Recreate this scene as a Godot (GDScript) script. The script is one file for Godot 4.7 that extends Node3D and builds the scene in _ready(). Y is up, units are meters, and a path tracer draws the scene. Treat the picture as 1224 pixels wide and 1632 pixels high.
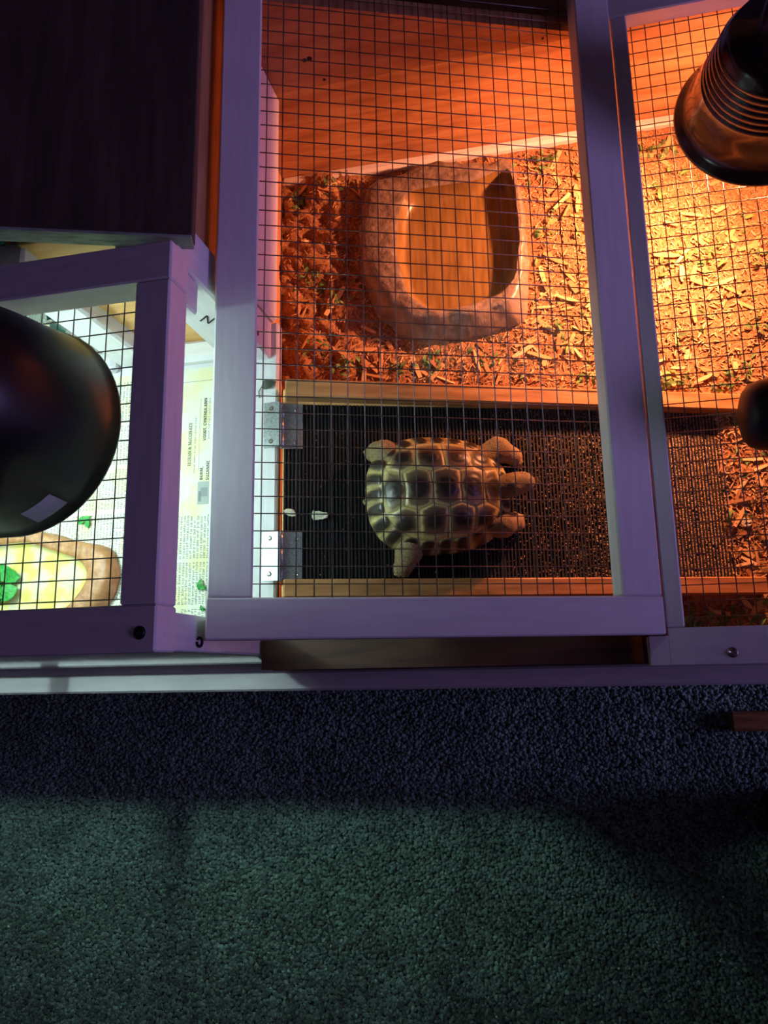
extends Node3D
# A tortoise enclosure seen from above at night. y is up; heights in the comments of P() are given as the drop below eye level (1 m above the carpet).

var rng := RandomNumberGenerator.new()
var M := {}
var taken := {}
var boxes := {}
var tubes := {}
var bed_noise := FastNoiseLite.new()
var fine_noise := FastNoiseLite.new()
var lump_noise := FastNoiseLite.new()

const WHITE_LAMP := Color(0.86, 1.0, 1.0)
const HEAT_LAMP := Color(1.0, 0.595, 0.40)
const DUSK := Color(0.75, 0.63, 1.0)

func P(x: float, drop: float, z: float) -> Vector3:
	return Vector3(x, 1.0 - drop, z)

func _ready() -> void:
	rng.seed = 7
	bed_noise.seed = 3
	bed_noise.frequency = 22.0
	bed_noise.fractal_octaves = 4
	lump_noise.seed = 12
	lump_noise.frequency = 62.0
	lump_noise.fractal_octaves = 2
	fine_noise.seed = 9
	fine_noise.frequency = 90.0
	# --- camera
	var cam := Camera3D.new()
	cam.name = "camera"
	add_child(cam)
	var right := Vector3(0.97498, -0.22154, 0.01832)
	var down := Vector3(-0.06268, -0.19488, 0.97882)
	var ahead := Vector3(-0.21328, -0.95548, -0.20389)
	cam.transform = Transform3D(Basis(right, -down, -ahead).orthonormalized(), Vector3(0, 1.0, 0))
	cam.fov = rad_to_deg(2.0 * atan(816.0 / 1225.0))
	cam.near = 0.02
	cam.far = 30.0
	cam.current = true
	# --- air outside the window at dusk, exposure
	var we := WorldEnvironment.new()
	we.name = "environment"
	var env := Environment.new()
	env.background_mode = Environment.BG_COLOR
	env.background_color = Color(0.30, 0.27, 0.45)
	env.tonemap_mode = Environment.TONE_MAPPER_LINEAR
	env.tonemap_exposure = 1.0
	env.sdfgi_enabled = true
	env.ssao_enabled = true
	env.ssil_enabled = true
	we.environment = env
	add_child(we)
	# --- dusk light through the window in the right wall
	var win := AreaLight3D.new()
	win.name = "window_daylight"
	add_child(win)
	win.area_size = Vector2(1.2, 0.9)
	win.light_color = DUSK
	win.light_energy = 2.2
	win.area_range = 12.0
	win.area_attenuation = 2.0
	win.shadow_enabled = true
	win.position = Vector3(2.16, 0.93, 0.35)
	win.rotation.y = PI / 2.0
	materials()
	room()
	lower_enclosure()
	upper_deck()
	back_house()
	ramp()
	lids()
	lamps()
	bowls()
	newspapers()
	tortoise()
	bedding()
	scraps()

# ---------------------------------------------------------------- helpers

func numbered(called: String) -> String:
	if not taken.has(called):
		taken[called] = 0
		return called
	taken[called] += 1
	return "%s_%03d" % [called, taken[called]]

func tag(o: Node, label: String, category: String, group := "") -> Node:
	o.set_meta("label", label)
	o.set_meta("category", category)
	if group != "":
		o.set_meta("group", group)
	return o

func thing(called: String, label: String, category: String, at: Vector3, group := "") -> Node3D:
	var o := Node3D.new()
	o.name = numbered(called)
	add_child(o)
	o.position = at
	tag(o, label, category, group)
	return o

func org(n: Node) -> Vector3:
	var v := Vector3.ZERO
	while n != self:
		v += (n as Node3D).position
		n = n.get_parent()
	return v

func put(parent: Node, called: String, mesh: Mesh, mat: Material, at := Vector3.ZERO, rot := Vector3.ZERO) -> MeshInstance3D:
	var o := MeshInstance3D.new()
	o.name = numbered(called) if parent == self else called
	o.mesh = mesh
	o.material_override = mat
	parent.add_child(o, true)
	o.position = at
	o.rotation = rot
	return o

func tri(st: SurfaceTool, a: Vector3, b: Vector3, c: Vector3, out: Vector3) -> void:
	if (c - a).cross(b - a).dot(out) < 0.0:
		var t := b
		b = c
		c = t
	st.add_vertex(a)
	st.add_vertex(b)
	st.add_vertex(c)

func quad(st: SurfaceTool, a: Vector3, b: Vector3, c: Vector3, d: Vector3, out: Vector3) -> void:
	tri(st, a, b, c, out)
	tri(st, a, c, d, out)

func begin(smooth := false) -> SurfaceTool:
	var st := SurfaceTool.new()
	st.begin(Mesh.PRIMITIVE_TRIANGLES)
	st.set_smooth_group(0 if smooth else -1)
	return st

func done(st: SurfaceTool) -> ArrayMesh:
	st.generate_normals()
	return st.commit()

# a box with chamfered edges, centred
func bevel_box(size: Vector3, b: float) -> ArrayMesh:
	var key := "%s %s" % [size, b]
	if boxes.has(key):
		return boxes[key]
	var h := size * 0.5
	b = minf(b, minf(h.x, minf(h.y, h.z)) * 0.6)
	var st := begin()
	var sg := [-1.0, 1.0]
	var px := func(s: Vector3) -> Vector3: return Vector3(s.x * h.x, s.y * (h.y - b), s.z * (h.z - b))
	var py := func(s: Vector3) -> Vector3: return Vector3(s.x * (h.x - b), s.y * h.y, s.z * (h.z - b))
	var pz := func(s: Vector3) -> Vector3: return Vector3(s.x * (h.x - b), s.y * (h.y - b), s.z * h.z)
	for s in sg:
		quad(st, px.call(Vector3(s, -1, -1)), px.call(Vector3(s, 1, -1)), px.call(Vector3(s, 1, 1)), px.call(Vector3(s, -1, 1)), Vector3(s, 0, 0))
		quad(st, py.call(Vector3(-1, s, -1)), py.call(Vector3(1, s, -1)), py.call(Vector3(1, s, 1)), py.call(Vector3(-1, s, 1)), Vector3(0, s, 0))
		quad(st, pz.call(Vector3(-1, -1, s)), pz.call(Vector3(1, -1, s)), pz.call(Vector3(1, 1, s)), pz.call(Vector3(-1, 1, s)), Vector3(0, 0, s))
		for t in sg:
			quad(st, py.call(Vector3(-1, s, t)), py.call(Vector3(1, s, t)), pz.call(Vector3(1, s, t)), pz.call(Vector3(-1, s, t)), Vector3(0, s, t))
			quad(st, px.call(Vector3(s, -1, t)), px.call(Vector3(s, 1, t)), pz.call(Vector3(s, 1, t)), pz.call(Vector3(s, -1, t)), Vector3(s, 0, t))
			quad(st, px.call(Vector3(s, t, -1)), px.call(Vector3(s, t, 1)), py.call(Vector3(s, t, 1)), py.call(Vector3(s, t, -1)), Vector3(s, t, 0))
			for u in sg:
				var c := Vector3(s, t, u)
				tri(st, px.call(c), py.call(c), pz.call(c), c)
	boxes[key] = done(st)
	return boxes[key]

# box from world corners
func box(parent: Node, called: String, lo: Vector3, hi: Vector3, mat: Material, b := 0.0012) -> MeshInstance3D:
	var size := (hi - lo).abs()
	return put(parent, called, bevel_box(size, b), mat, (lo + hi) * 0.5 - org(parent))

# box from corners in the parent's own axes
func lbox(parent: Node, called: String, lo: Vector3, hi: Vector3, mat: Material, b := 0.0012) -> MeshInstance3D:
	return put(parent, called, bevel_box((hi - lo).abs(), b), mat, (lo + hi) * 0.5)

# profile of (radius, height) turned about y
func lathe(profile: Array, seg := 48) -> ArrayMesh:
	var st := begin(true)
	for k in profile.size() - 1:
		var a: Vector2 = profile[k]
		var b: Vector2 = profile[k + 1]
		var nrm := Vector2(b.y - a.y, a.x - b.x)
		for i in seg:
			var t0 := TAU * i / seg
			var t1 := TAU * (i + 1) / seg
			var d0 := Vector3(cos(t0), 0, sin(t0))
			var d1 := Vector3(cos(t1), 0, sin(t1))
			var p := d0 * a.x + Vector3(0, a.y, 0)
			var q := d1 * a.x + Vector3(0, a.y, 0)
			var r := d1 * b.x + Vector3(0, b.y, 0)
			var s := d0 * b.x + Vector3(0, b.y, 0)
			var out := (d0 + d1) * 0.5 * nrm.x + Vector3(0, nrm.y, 0)
			if a.x > 0.00001:
				tri(st, p, q, r, out)
			if b.x > 0.00001:
				tri(st, p, r, s, out)
	return done(st)

func tube(length: float, radius: float, seg := 6) -> ArrayMesh:
	var key := "%.5f %.5f %d" % [length, radius, seg]
	if not tubes.has(key):
		tubes[key] = lathe([Vector2(0, -length / 2), Vector2(radius, -length / 2), Vector2(radius, length / 2), Vector2(0, length / 2)], seg)
	return tubes[key]

# an arc or path of round section
func sweep(path: PackedVector3Array, radius: float, seg := 8) -> ArrayMesh:
	var st := begin(true)
	var rings := []
	for i in path.size():
		var d := (path[mini(i + 1, path.size() - 1)] - path[maxi(i - 1, 0)]).normalized()
		var u := d.cross(Vector3.UP if absf(d.y) < 0.9 else Vector3.RIGHT).normalized()
		var v := d.cross(u)
		var ring := []
		for k in seg:
			var t := TAU * k / seg
			ring.append(path[i] + (u * cos(t) + v * sin(t)) * radius)
		rings.append(ring)
	for i in path.size() - 1:
		for k in seg:
			var k2 := (k + 1) % seg
			var mid: Vector3 = (path[i] + path[i + 1]) * 0.5
			quad(st, rings[i][k], rings[i][k2], rings[i + 1][k2], rings[i + 1][k], (rings[i][k] + rings[i + 1][k2]) * 0.5 - mid)
	return done(st)

# ---------------------------------------------------------------- materials

func noise_tex(freq: float, colors: Array, sd: int, octaves := 5, size := 512, stops := []) -> NoiseTexture2D:
	var n := FastNoiseLite.new()
	n.seed = sd
	n.frequency = freq
	n.fractal_octaves = octaves
	var t := NoiseTexture2D.new()
	t.width = size
	t.height = size
	t.seamless = true
	t.noise = n
	var g := Gradient.new()
	var offs := PackedFloat32Array()
	var cols := PackedColorArray()
	for i in colors.size():
		offs.append(stops[i] if stops.size() else float(i) / (colors.size() - 1))
		cols.append(colors[i])
	g.offsets = offs
	g.colors = cols
	t.color_ramp = g
	return t

func bump_tex(freq: float, sd: int, strength: float, octaves := 5, size := 512) -> NoiseTexture2D:
	var n := FastNoiseLite.new()
	n.seed = sd
	n.frequency = freq
	n.fractal_octaves = octaves
	var t := NoiseTexture2D.new()
	t.width = size
	t.height = size
	t.seamless = true
	t.noise = n
	t.as_normal_map = true
	t.bump_strength = strength
	return t

func surf(tex: Texture2D, scale: Vector3, rough: float, bump: Texture2D = null, depth := 0.5) -> StandardMaterial3D:
	var m := StandardMaterial3D.new()
	m.albedo_texture = tex
	m.roughness = rough
	m.uv1_triplanar = true
	m.uv1_scale = scale
	if bump:
		m.normal_enabled = true
		m.normal_texture = bump
		m.normal_scale = depth
	return m

func flat(c: Color, rough := 0.7, metal := 0.0) -> StandardMaterial3D:
	var m := StandardMaterial3D.new()
	m.albedo_color = c
	m.roughness = rough
	m.metallic = metal
	return m

# wood with its grain along x, y or z
func woods(called: String, tex: Texture2D, rough: float, bump: Texture2D, depth: float, fine := 14.0, along := 1.4) -> void:
	M[called + "_x"] = surf(tex, Vector3(along, fine, fine), rough, bump, depth)
	M[called + "_y"] = surf(tex, Vector3(fine, along, fine), rough, bump, depth)
	M[called + "_z"] = surf(tex, Vector3(fine, fine, along), rough, bump, depth)

func materials() -> void:
	var grain := bump_tex(0.02, 21, 3.0)
	woods("paint", noise_tex(0.02, [Color(0.82, 0.82, 0.82), Color(0.845, 0.84, 0.84), Color(0.87, 0.87, 0.865)], 1), 0.55, grain, 0.12)
	woods("fir", noise_tex(0.014, [Color(0.58, 0.39, 0.24), Color(0.66, 0.46, 0.30), Color(0.71, 0.52, 0.35), Color(0.76, 0.58, 0.40)], 2), 0.6, grain, 0.5, 9.0, 1.0)
	woods("ply", noise_tex(0.012, [Color(0.78, 0.58, 0.34), Color(0.84, 0.65, 0.40), Color(0.88, 0.71, 0.47)], 4), 0.55, grain, 0.3, 8.0, 1.0)
	woods("lath", noise_tex(0.014, [Color(0.50, 0.34, 0.18), Color(0.64, 0.45, 0.26), Color(0.72, 0.54, 0.34)], 5), 0.6, grain, 0.4, 12.0, 1.5)
	woods("stain", noise_tex(0.015, [Color(0.22, 0.14, 0.10), Color(0.31, 0.20, 0.14), Color(0.38, 0.26, 0.18)], 6), 0.6, grain, 0.4, 10.0, 1.2)
	woods("roof", noise_tex(0.013, [Color(0.20, 0.16, 0.13), Color(0.26, 0.21, 0.17), Color(0.30, 0.25, 0.21)], 8), 0.75, grain, 0.4, 7.0, 0.8)
	woods("end", noise_tex(0.02, [Color(0.38, 0.44, 0.38), Color(0.52, 0.58, 0.51), Color(0.60, 0.65, 0.58)], 10), 0.8, grain, 0.5, 18.0, 4.0)
	M["wire"] = flat(Color(0.45, 0.43, 0.41), 0.4, 0.8)
	M["zinc"] = surf(noise_tex(0.05, [Color(0.58, 0.62, 0.64), Color(0.72, 0.76, 0.77), Color(0.82, 0.84, 0.84)], 11), Vector3(12, 12, 12), 0.32)
	M["zinc"].metallic = 0.9
	M["screw"] = flat(Color(0.62, 0.60, 0.56), 0.3, 0.95)
	M["dark_metal"] = flat(Color(0.13, 0.12, 0.12), 0.45, 0.6)
	M["black_gloss"] = flat(Color(0.035, 0.035, 0.038), 0.3)
	M["black_gloss"].metallic_specular = 0.55
	M["black_gloss"].clearcoat_enabled = true
	M["black_gloss"].clearcoat = 0.15
	M["black_gloss"].clearcoat_roughness = 0.3
	M["brown_gloss"] = flat(Color(0.10, 0.055, 0.035), 0.24)
	M["brown_gloss"].clearcoat_enabled = true
	M["brown_gloss"].clearcoat = 0.6
	M["brown_gloss"].clearcoat_roughness = 0.1
	M["black_plastic"] = flat(Color(0.03, 0.03, 0.03), 0.5)
	M["reflector"] = flat(Color(0.86, 0.86, 0.84), 0.35, 0.3)
	M["sticker"] = flat(Color(0.62, 0.64, 0.66), 0.5)
	M["rubber"] = surf(noise_tex(0.06, [Color(0.045, 0.045, 0.045), Color(0.085, 0.085, 0.085), Color(0.13, 0.125, 0.12)], 12), Vector3(9, 9, 9), 0.55, bump_tex(0.1, 13, 4.0), 0.3)
	M["carpet"] = surf(noise_tex(0.03, [Color(0.16, 0.24, 0.21), Color(0.24, 0.34, 0.30), Color(0.31, 0.42, 0.37)], 14), Vector3(6, 6, 6), 1.0)
	M["pile"] = flat(Color(1, 1, 1), 1.0)
	M["pile"].vertex_color_use_as_albedo = true
	M["tinted"] = flat(Color(1, 1, 1), 0.85)
	M["tinted"].vertex_color_use_as_albedo = true
	M["wall"] = flat(Color(0.40, 0.37, 0.34), 0.9)
	M["ceiling"] = flat(Color(0.55, 0.52, 0.49), 0.9)
	M["acrylic"] = flat(Color(0.95, 0.97, 1.0, 0.06), 0.03)
	M["acrylic"].transparency = BaseMaterial3D.TRANSPARENCY_ALPHA
	M["soil"] = surf(noise_tex(0.03, [Color(0.34, 0.22, 0.14), Color(0.52, 0.36, 0.23), Color(0.64, 0.47, 0.32), Color(0.74, 0.58, 0.41)], 15, 6), Vector3(14, 14, 14), 0.95, bump_tex(0.08, 16, 8.0), 0.8)
	var chip_bump := bump_tex(0.03, 17, 5.0)
	var tones := [[Color(0.66, 0.49, 0.32), Color(0.80, 0.63, 0.43)], [Color(0.72, 0.57, 0.39), Color(0.85, 0.72, 0.52)], [Color(0.50, 0.34, 0.22), Color(0.66, 0.48, 0.32)], [Color(0.78, 0.66, 0.47), Color(0.90, 0.80, 0.61)]]
	for i in tones.size():
		M["chip%d" % i] = surf(noise_tex(0.03, tones[i], 30 + i, 4, 256), Vector3(18, 120, 120), 0.85, chip_bump, 0.5)
	M["resin"] = surf(noise_tex(0.018, [Color(0.36, 0.31, 0.27), Color(0.48, 0.43, 0.38), Color(0.60, 0.55, 0.50)], 18), Vector3(9, 9, 9), 0.32, bump_tex(0.03, 19, 5.0), 0.6)
	M["resin_basin"] = surf(noise_tex(0.012, [Color(0.40, 0.31, 0.17), Color(0.49, 0.39, 0.22), Color(0.55, 0.45, 0.28)], 20), Vector3(26, 6, 2.4), 0.3, bump_tex(0.02, 22, 2.0), 0.3)
	M["clay"] = surf(noise_tex(0.02, [Color(0.55, 0.36, 0.20), Color(0.68, 0.48, 0.30), Color(0.78, 0.60, 0.42)], 23), Vector3(10, 10, 10), 0.45, bump_tex(0.03, 24, 4.0), 0.5)
	M["yellow_basin"] = surf(noise_tex(0.02, [Color(0.80, 0.77, 0.70), Color(0.84, 0.81, 0.64), Color(0.84, 0.80, 0.47), Color(0.82, 0.77, 0.38)], 25, 5, 512, [0.2, 0.42, 0.6, 0.8]), Vector3(3.5, 3.5, 3.5), 0.35)
	M["leaf"] = surf(noise_tex(0.03, [Color(0.10, 0.42, 0.14), Color(0.18, 0.58, 0.22), Color(0.34, 0.72, 0.32)], 26, 4, 256), Vector3(40, 40, 40), 0.6)
	M["leaf"].backlight_enabled = true
	M["leaf"].backlight = Color(0.10, 0.25, 0.06)
	M["fake_leaf"] = surf(noise_tex(0.03, [Color(0.03, 0.24, 0.22), Color(0.05, 0.36, 0.28), Color(0.10, 0.30, 0.42)], 27, 4, 256), Vector3(20, 20, 20), 0.4)
	M["dry_leaf"] = flat(Color(0.24, 0.28, 0.24), 0.8)
	M["ink"] = flat(Color(0.22, 0.23, 0.22), 0.9)
	M["pencil"] = flat(Color(0.12, 0.12, 0.14), 0.8)
	M["skin"] = surf(noise_tex(0.05, [Color(0.38, 0.31, 0.21), Color(0.54, 0.46, 0.31), Color(0.66, 0.58, 0.40)], 28, 4, 256), Vector3(40, 40, 40), 0.7, bump_tex(0.08, 29, 8.0, 3, 256), 0.9)
	M["shell"] = flat(Color(1, 1, 1), 0.38)
	M["shell"].vertex_color_use_as_albedo = true
	M["eye"] = flat(Color(0.02, 0.015, 0.01), 0.1)
	M["crumb"] = surf(noise_tex(0.05, [Color(0.62, 0.62, 0.54), Color(0.80, 0.80, 0.70)], 34, 3, 128), Vector3(60, 60, 60), 0.9)
	var glow_w := flat(Color(0.9, 0.95, 1.0), 0.3)
	glow_w.emission_enabled = true
	glow_w.emission = WHITE_LAMP
	glow_w.emission_energy_multiplier = 1.5
	M["white_bulb"] = glow_w
	var glow_o := flat(Color(1.0, 0.8, 0.6), 0.3)
	glow_o.emission_enabled = true
	glow_o.emission = HEAT_LAMP
	glow_o.emission_energy_multiplier = 2.0
	M["heat_bulb"] = glow_o

# ---------------------------------------------------------------- the room

func struct(called: String, lo: Vector3, hi: Vector3, mat: Material) -> MeshInstance3D:
	var o := box(self, called, lo, hi, mat, 0.0)
	o.set_meta("kind", "structure")
	return o

func room() -> void:
	var fl := struct("floor", Vector3(-1.7, -0.12, -0.90), Vector3(2.3, 0.0, 2.2), M.carpet)
	struct("ceiling", Vector3(-1.7, 2.4, -0.90), Vector3(2.3, 2.52, 2.2), M.ceiling)
	struct("wall_back", Vector3(-1.7, 0, -1.02), Vector3(2.3, 2.4, -0.90), M.wall)
	struct("wall_front", Vector3(-1.7, 0, 2.2), Vector3(2.3, 2.4, 2.32), M.wall)
	struct("wall_left", Vector3(-1.82, 0, -1.02), Vector3(-1.7, 2.4, 2.32), M.wall)
	# the right wall, round the window
	var wr := Node3D.new()
	wr.name = "wall_right"
	wr.set_meta("kind", "structure")
	add_child(wr)
	wr.position = Vector3(2.3, 0, 0)
	box(wr, "wall_below_window", Vector3(2.3, 0, -1.02), Vector3(2.42, 0.48, 2.32), M.wall, 0.0)
	box(wr, "wall_above_window", Vector3(2.3, 1.38, -1.02), Vector3(2.42, 2.4, 2.32), M.wall, 0.0)
	box(wr, "wall_beside_window", Vector3(2.3, 0.48, -1.02), Vector3(2.42, 1.38, -0.25), M.wall, 0.0)
	box(wr, "wall_beside_window", Vector3(2.3, 0.48, 0.95), Vector3(2.42, 1.38, 2.32), M.wall, 0.0)
	var wd := Node3D.new()
	wd.name = "window_1"
	wd.set_meta("kind", "structure")
	add_child(wd)
	wd.position = Vector3(2.36, 0.48, 0.35)
	box(wd, "pane", Vector3(2.355, 0.51, -0.22), Vector3(2.36, 1.35, 0.92), M.acrylic, 0.0)
	box(wd, "window_frame", Vector3(2.33, 0.48, -0.25), Vector3(2.38, 0.51, 0.95), M.paint_z)
	box(wd, "window_frame", Vector3(2.33, 1.35, -0.25), Vector3(2.38, 1.38, 0.95), M.paint_z)
	box(wd, "window_frame", Vector3(2.33, 0.51, -0.25), Vector3(2.38, 1.35, -0.22), M.paint_y)
	box(wd, "window_frame", Vector3(2.33, 0.51, 0.92), Vector3(2.38, 1.35, 0.95), M.paint_y)
	# carpet pile
	var st := begin(true)
	var seg := 6
	var prof := [Vector2(1.0, 0.0), Vector2(0.85, 0.75), Vector2(0.4, 1.15)]
	for k in 2:
		for i in seg:
			var t0 := TAU * i / seg
			var t1 := TAU * (i + 1) / seg
			var w0 := 1.0 + 0.25 * sin(i * 2.4)
			var w1 := 1.0 + 0.25 * sin(((i + 1) % seg) * 2.4)
			var a := Vector3(cos(t0) * prof[k].x * w0, prof[k].y, sin(t0) * prof[k].x * w0)
			var b := Vector3(cos(t1) * prof[k].x * w1, prof[k].y, sin(t1) * prof[k].x * w1)
			var c := Vector3(cos(t1) * prof[k + 1].x * w1, prof[k + 1].y, sin(t1) * prof[k + 1].x * w1)
			var d := Vector3(cos(t0) * prof[k + 1].x * w0, prof[k + 1].y, sin(t0) * prof[k + 1].x * w0)
			quad(st, a, b, c, d, a + d)
			if k == 1:
				tri(st, d, c, Vector3(0.05, 1.22, 0.05), Vector3.UP)
	var tuft := done(st)
	var spots := []
	var step := 0.0033
	var x := -0.95
	while x < 0.42:
		var z := -0.02
		while z < 0.56:
			spots.append(Vector2(x + rng.randf_range(-0.5, 0.5) * step, z + rng.randf_range(-0.5, 0.5) * step))
			z += step
		x += step
	var mm := MultiMesh.new()
	mm.transform_format = MultiMesh.TRANSFORM_3D
	mm.use_colors = true
	mm.mesh = tuft
	mm.instance_count = spots.size()
	var cn := FastNoiseLite.new()
	cn.seed = 41
	cn.frequency = 9.0
	for i in spots.size():
		var s: Vector2 = spots[i]
		var k := rng.randf_range(0.8, 1.3)
		var b := Basis.from_euler(Vector3(rng.randf_range(-0.6, 0.6), rng.randf() * TAU, rng.randf_range(-0.6, 0.6))).scaled(Vector3(1, 1, 1) * 0.0022 * k)
		b = b * Basis.from_scale(Vector3(1, rng.randf_range(1.0, 2.0), 1))
		mm.set_instance_transform(i, Transform3D(b, Vector3(s.x, -0.0005, s.y)))
		var tone := rng.randf_range(0.55, 1.45) * (1.0 + 0.35 * cn.get_noise_2d(s.x, s.y))
		mm.set_instance_color(i, Color(0.29 * tone, 0.47 * tone, 0.38 * tone))
	var pile := MultiMeshInstance3D.new()
	pile.name = "carpet_pile"
	pile.multimesh = mm
	pile.material_override = M.pile
	pile.set_meta("kind", "stuff")
	pile.set_meta("label", "short teal green looped carpet pile in front of the enclosure")
	pile.set_meta("category", "carpet")
	add_child(pile)
	# dark cupboard standing on the carpet just right of the picture
	var cup := thing("cupboard", "dark cupboard side at the lower right edge of the carpet", "cupboard", Vector3(0.45, 0.0, 0.75))
	box(cup, "cupboard_body", Vector3(0.207, 0.05, 0.13), Vector3(0.70, 0.62, 1.4), M.stain_y, 0.003)
	box(cup, "cupboard_top", Vector3(0.200, 0.6201, 0.12), Vector3(0.71, 0.64, 1.41), M.stain_z, 0.003)
	box(cup, "foot_board", Vector3(0.215, 0.0, 0.14), Vector3(0.69, 0.0498, 1.39), M.stain_z, 0.002)
	# a dim wooden batten on the carpet beside the enclosure
	var bat := thing("wooden_batten", "dim brown wooden batten lying on the carpet at the right edge", "batten", Vector3(0.40, 0.0, 0.06))
	box(bat, "batten_body", Vector3(0.185, 0.004, 0.052), Vector3(0.66, 0.022, 0.074), M.lath_x, 0.003)

# ---------------------------------------------------------------- the lower, right-hand enclosure

func lower_enclosure() -> void:
	var e := thing("tortoise_enclosure", "wooden lower enclosure lit orange, with board walls and bedding", "enclosure", P(0.10, 0.83, -0.30))
	# back wall of boards
	var drops := [0.652, 0.704, 0.757, 0.815]
	for k in 3:
		box(e, "back_board", P(-0.305, drops[k + 1] - 0.0006, -0.604 - 0.0008 * k), P(0.50, drops[k], -0.590 - 0.0008 * k), M.fir_x, 0.0018)
	# the sloping gable board above it, under the raised lid
	var st := begin()
	var pts := [P(-0.252, 0.6515, 0), P(-0.252, 0.532, 0), P(0.055, 0.6475, 0), P(0.064, 0.6515, 0)]
	var o := org(e)
	var zf := Vector3(0, 0, -0.5885)
	var zb := Vector3(0, 0, -0.6035)
	quad(st, pts[0] + zf - o, pts[1] + zf - o, pts[2] + zf - o, pts[3] + zf - o, Vector3(0, 0, 1))
	quad(st, pts[0] + zb - o, pts[1] + zb - o, pts[2] + zb - o, pts[3] + zb - o, Vector3(0, 0, -1))
	for k in 4:
		var a: Vector3 = pts[k] - o
		var b: Vector3 = pts[(k + 1) % 4] - o
		var mid := (P(-0.1, 0.62, 0) - o)
		quad(st, a + zf, b + zf, b + zb, a + zb, (a + b) * 0.5 - mid)
	put(e, "gable_board", done(st), M.fir_x)
	box(e, "rear_board", P(-0.252, 0.815, -0.730), P(0.064, 0.470, -0.716), M.fir_x)
	# knots and nail heads on the gable
	for k in [[-0.209, 0.6165, 0.0022], [-0.2035, 0.6155, 0.0026], [-0.1974, 0.645, 0.0015], [0.0196, 0.6455, 0.0012]]:
		put(e, "nail_head", lathe([Vector2(0, 0.0008), Vector2(k[2], 0.0004), Vector2(k[2], -0.001)], 10), M.dark_metal, P(k[0], k[1], -0.5885) - o, Vector3(PI / 2, 0, 0))
	# pale skirting at the foot of the back wall
	box(e, "skirting", P(-0.295, 0.815, -0.5925), P(0.50, 0.7868, -0.581), M.paint_x, 0.003)
	# left wall below the deck, front wall, right wall, floor tray
	box(e, "left_board", P(-0.307, 0.815, -0.592), P(-0.295, 0.664, -0.03), M.fir_z)
	box(e, "front_board", P(-0.252, 0.735, -0.029), P(0.50, 0.656, -0.003), M.stain_x, 0.002)
	box(e, "front_board", P(-0.252, 0.815, -0.029), P(0.50, 0.7358, -0.003), M.stain_x, 0.002)
	box(e, "right_board", P(0.488, 0.815, -0.592), P(0.50, 0.656, -0.03), M.fir_z)
	box(e, "floor_tray", P(-0.307, 0.828, -0.604), P(0.50, 0.8155, -0.003), M.ply_x)
	var fst := begin()
	var fp := [P(-0.252, 0.6556, 0), P(-0.252, 0.634, 0), P(0.050, 0.650, 0), P(0.064, 0.6556, 0)]
	var ff := Vector3(0, 0, -0.0035)
	var fb := Vector3(0, 0, -0.0285)
	quad(fst, fp[0] + ff - o, fp[1] + ff - o, fp[2] + ff - o, fp[3] + ff - o, Vector3(0, 0, 1))
	quad(fst, fp[0] + fb - o, fp[1] + fb - o, fp[2] + fb - o, fp[3] + fb - o, Vector3(0, 0, -1))
	for k in 4:
		var a: Vector3 = fp[k] - o
		var b: Vector3 = fp[(k + 1) % 4] - o
		quad(fst, a + ff, b + ff, b + fb, a + fb, (a + b) * 0.5 - (P(-0.1, 0.648, 0) - o))
	put(e, "front_gable_board", done(fst), M.stain_x)
	# white plinth along the front
	box(e, "plinth", P(-0.95, 0.712, -0.0025), P(0.50, 0.700, 0.0155), M.paint_x, 0.002)
	box(e, "plinth", P(-0.95, 0.712, -0.0212), P(-0.2540, 0.700, -0.0026), M.paint_x, 0.0002)
	# stand below
	var s := thing("enclosure_stand", "dark wooden stand that carries the enclosure above the carpet", "stand", P(-0.2, 1.0, -0.30))
	box(s, "stand_body", P(-0.95, 0.9995, -0.60), P(0.50, 0.8285, -0.006), M.stain_x, 0.003)

# ---------------------------------------------------------------- the raised deck on the left

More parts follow.
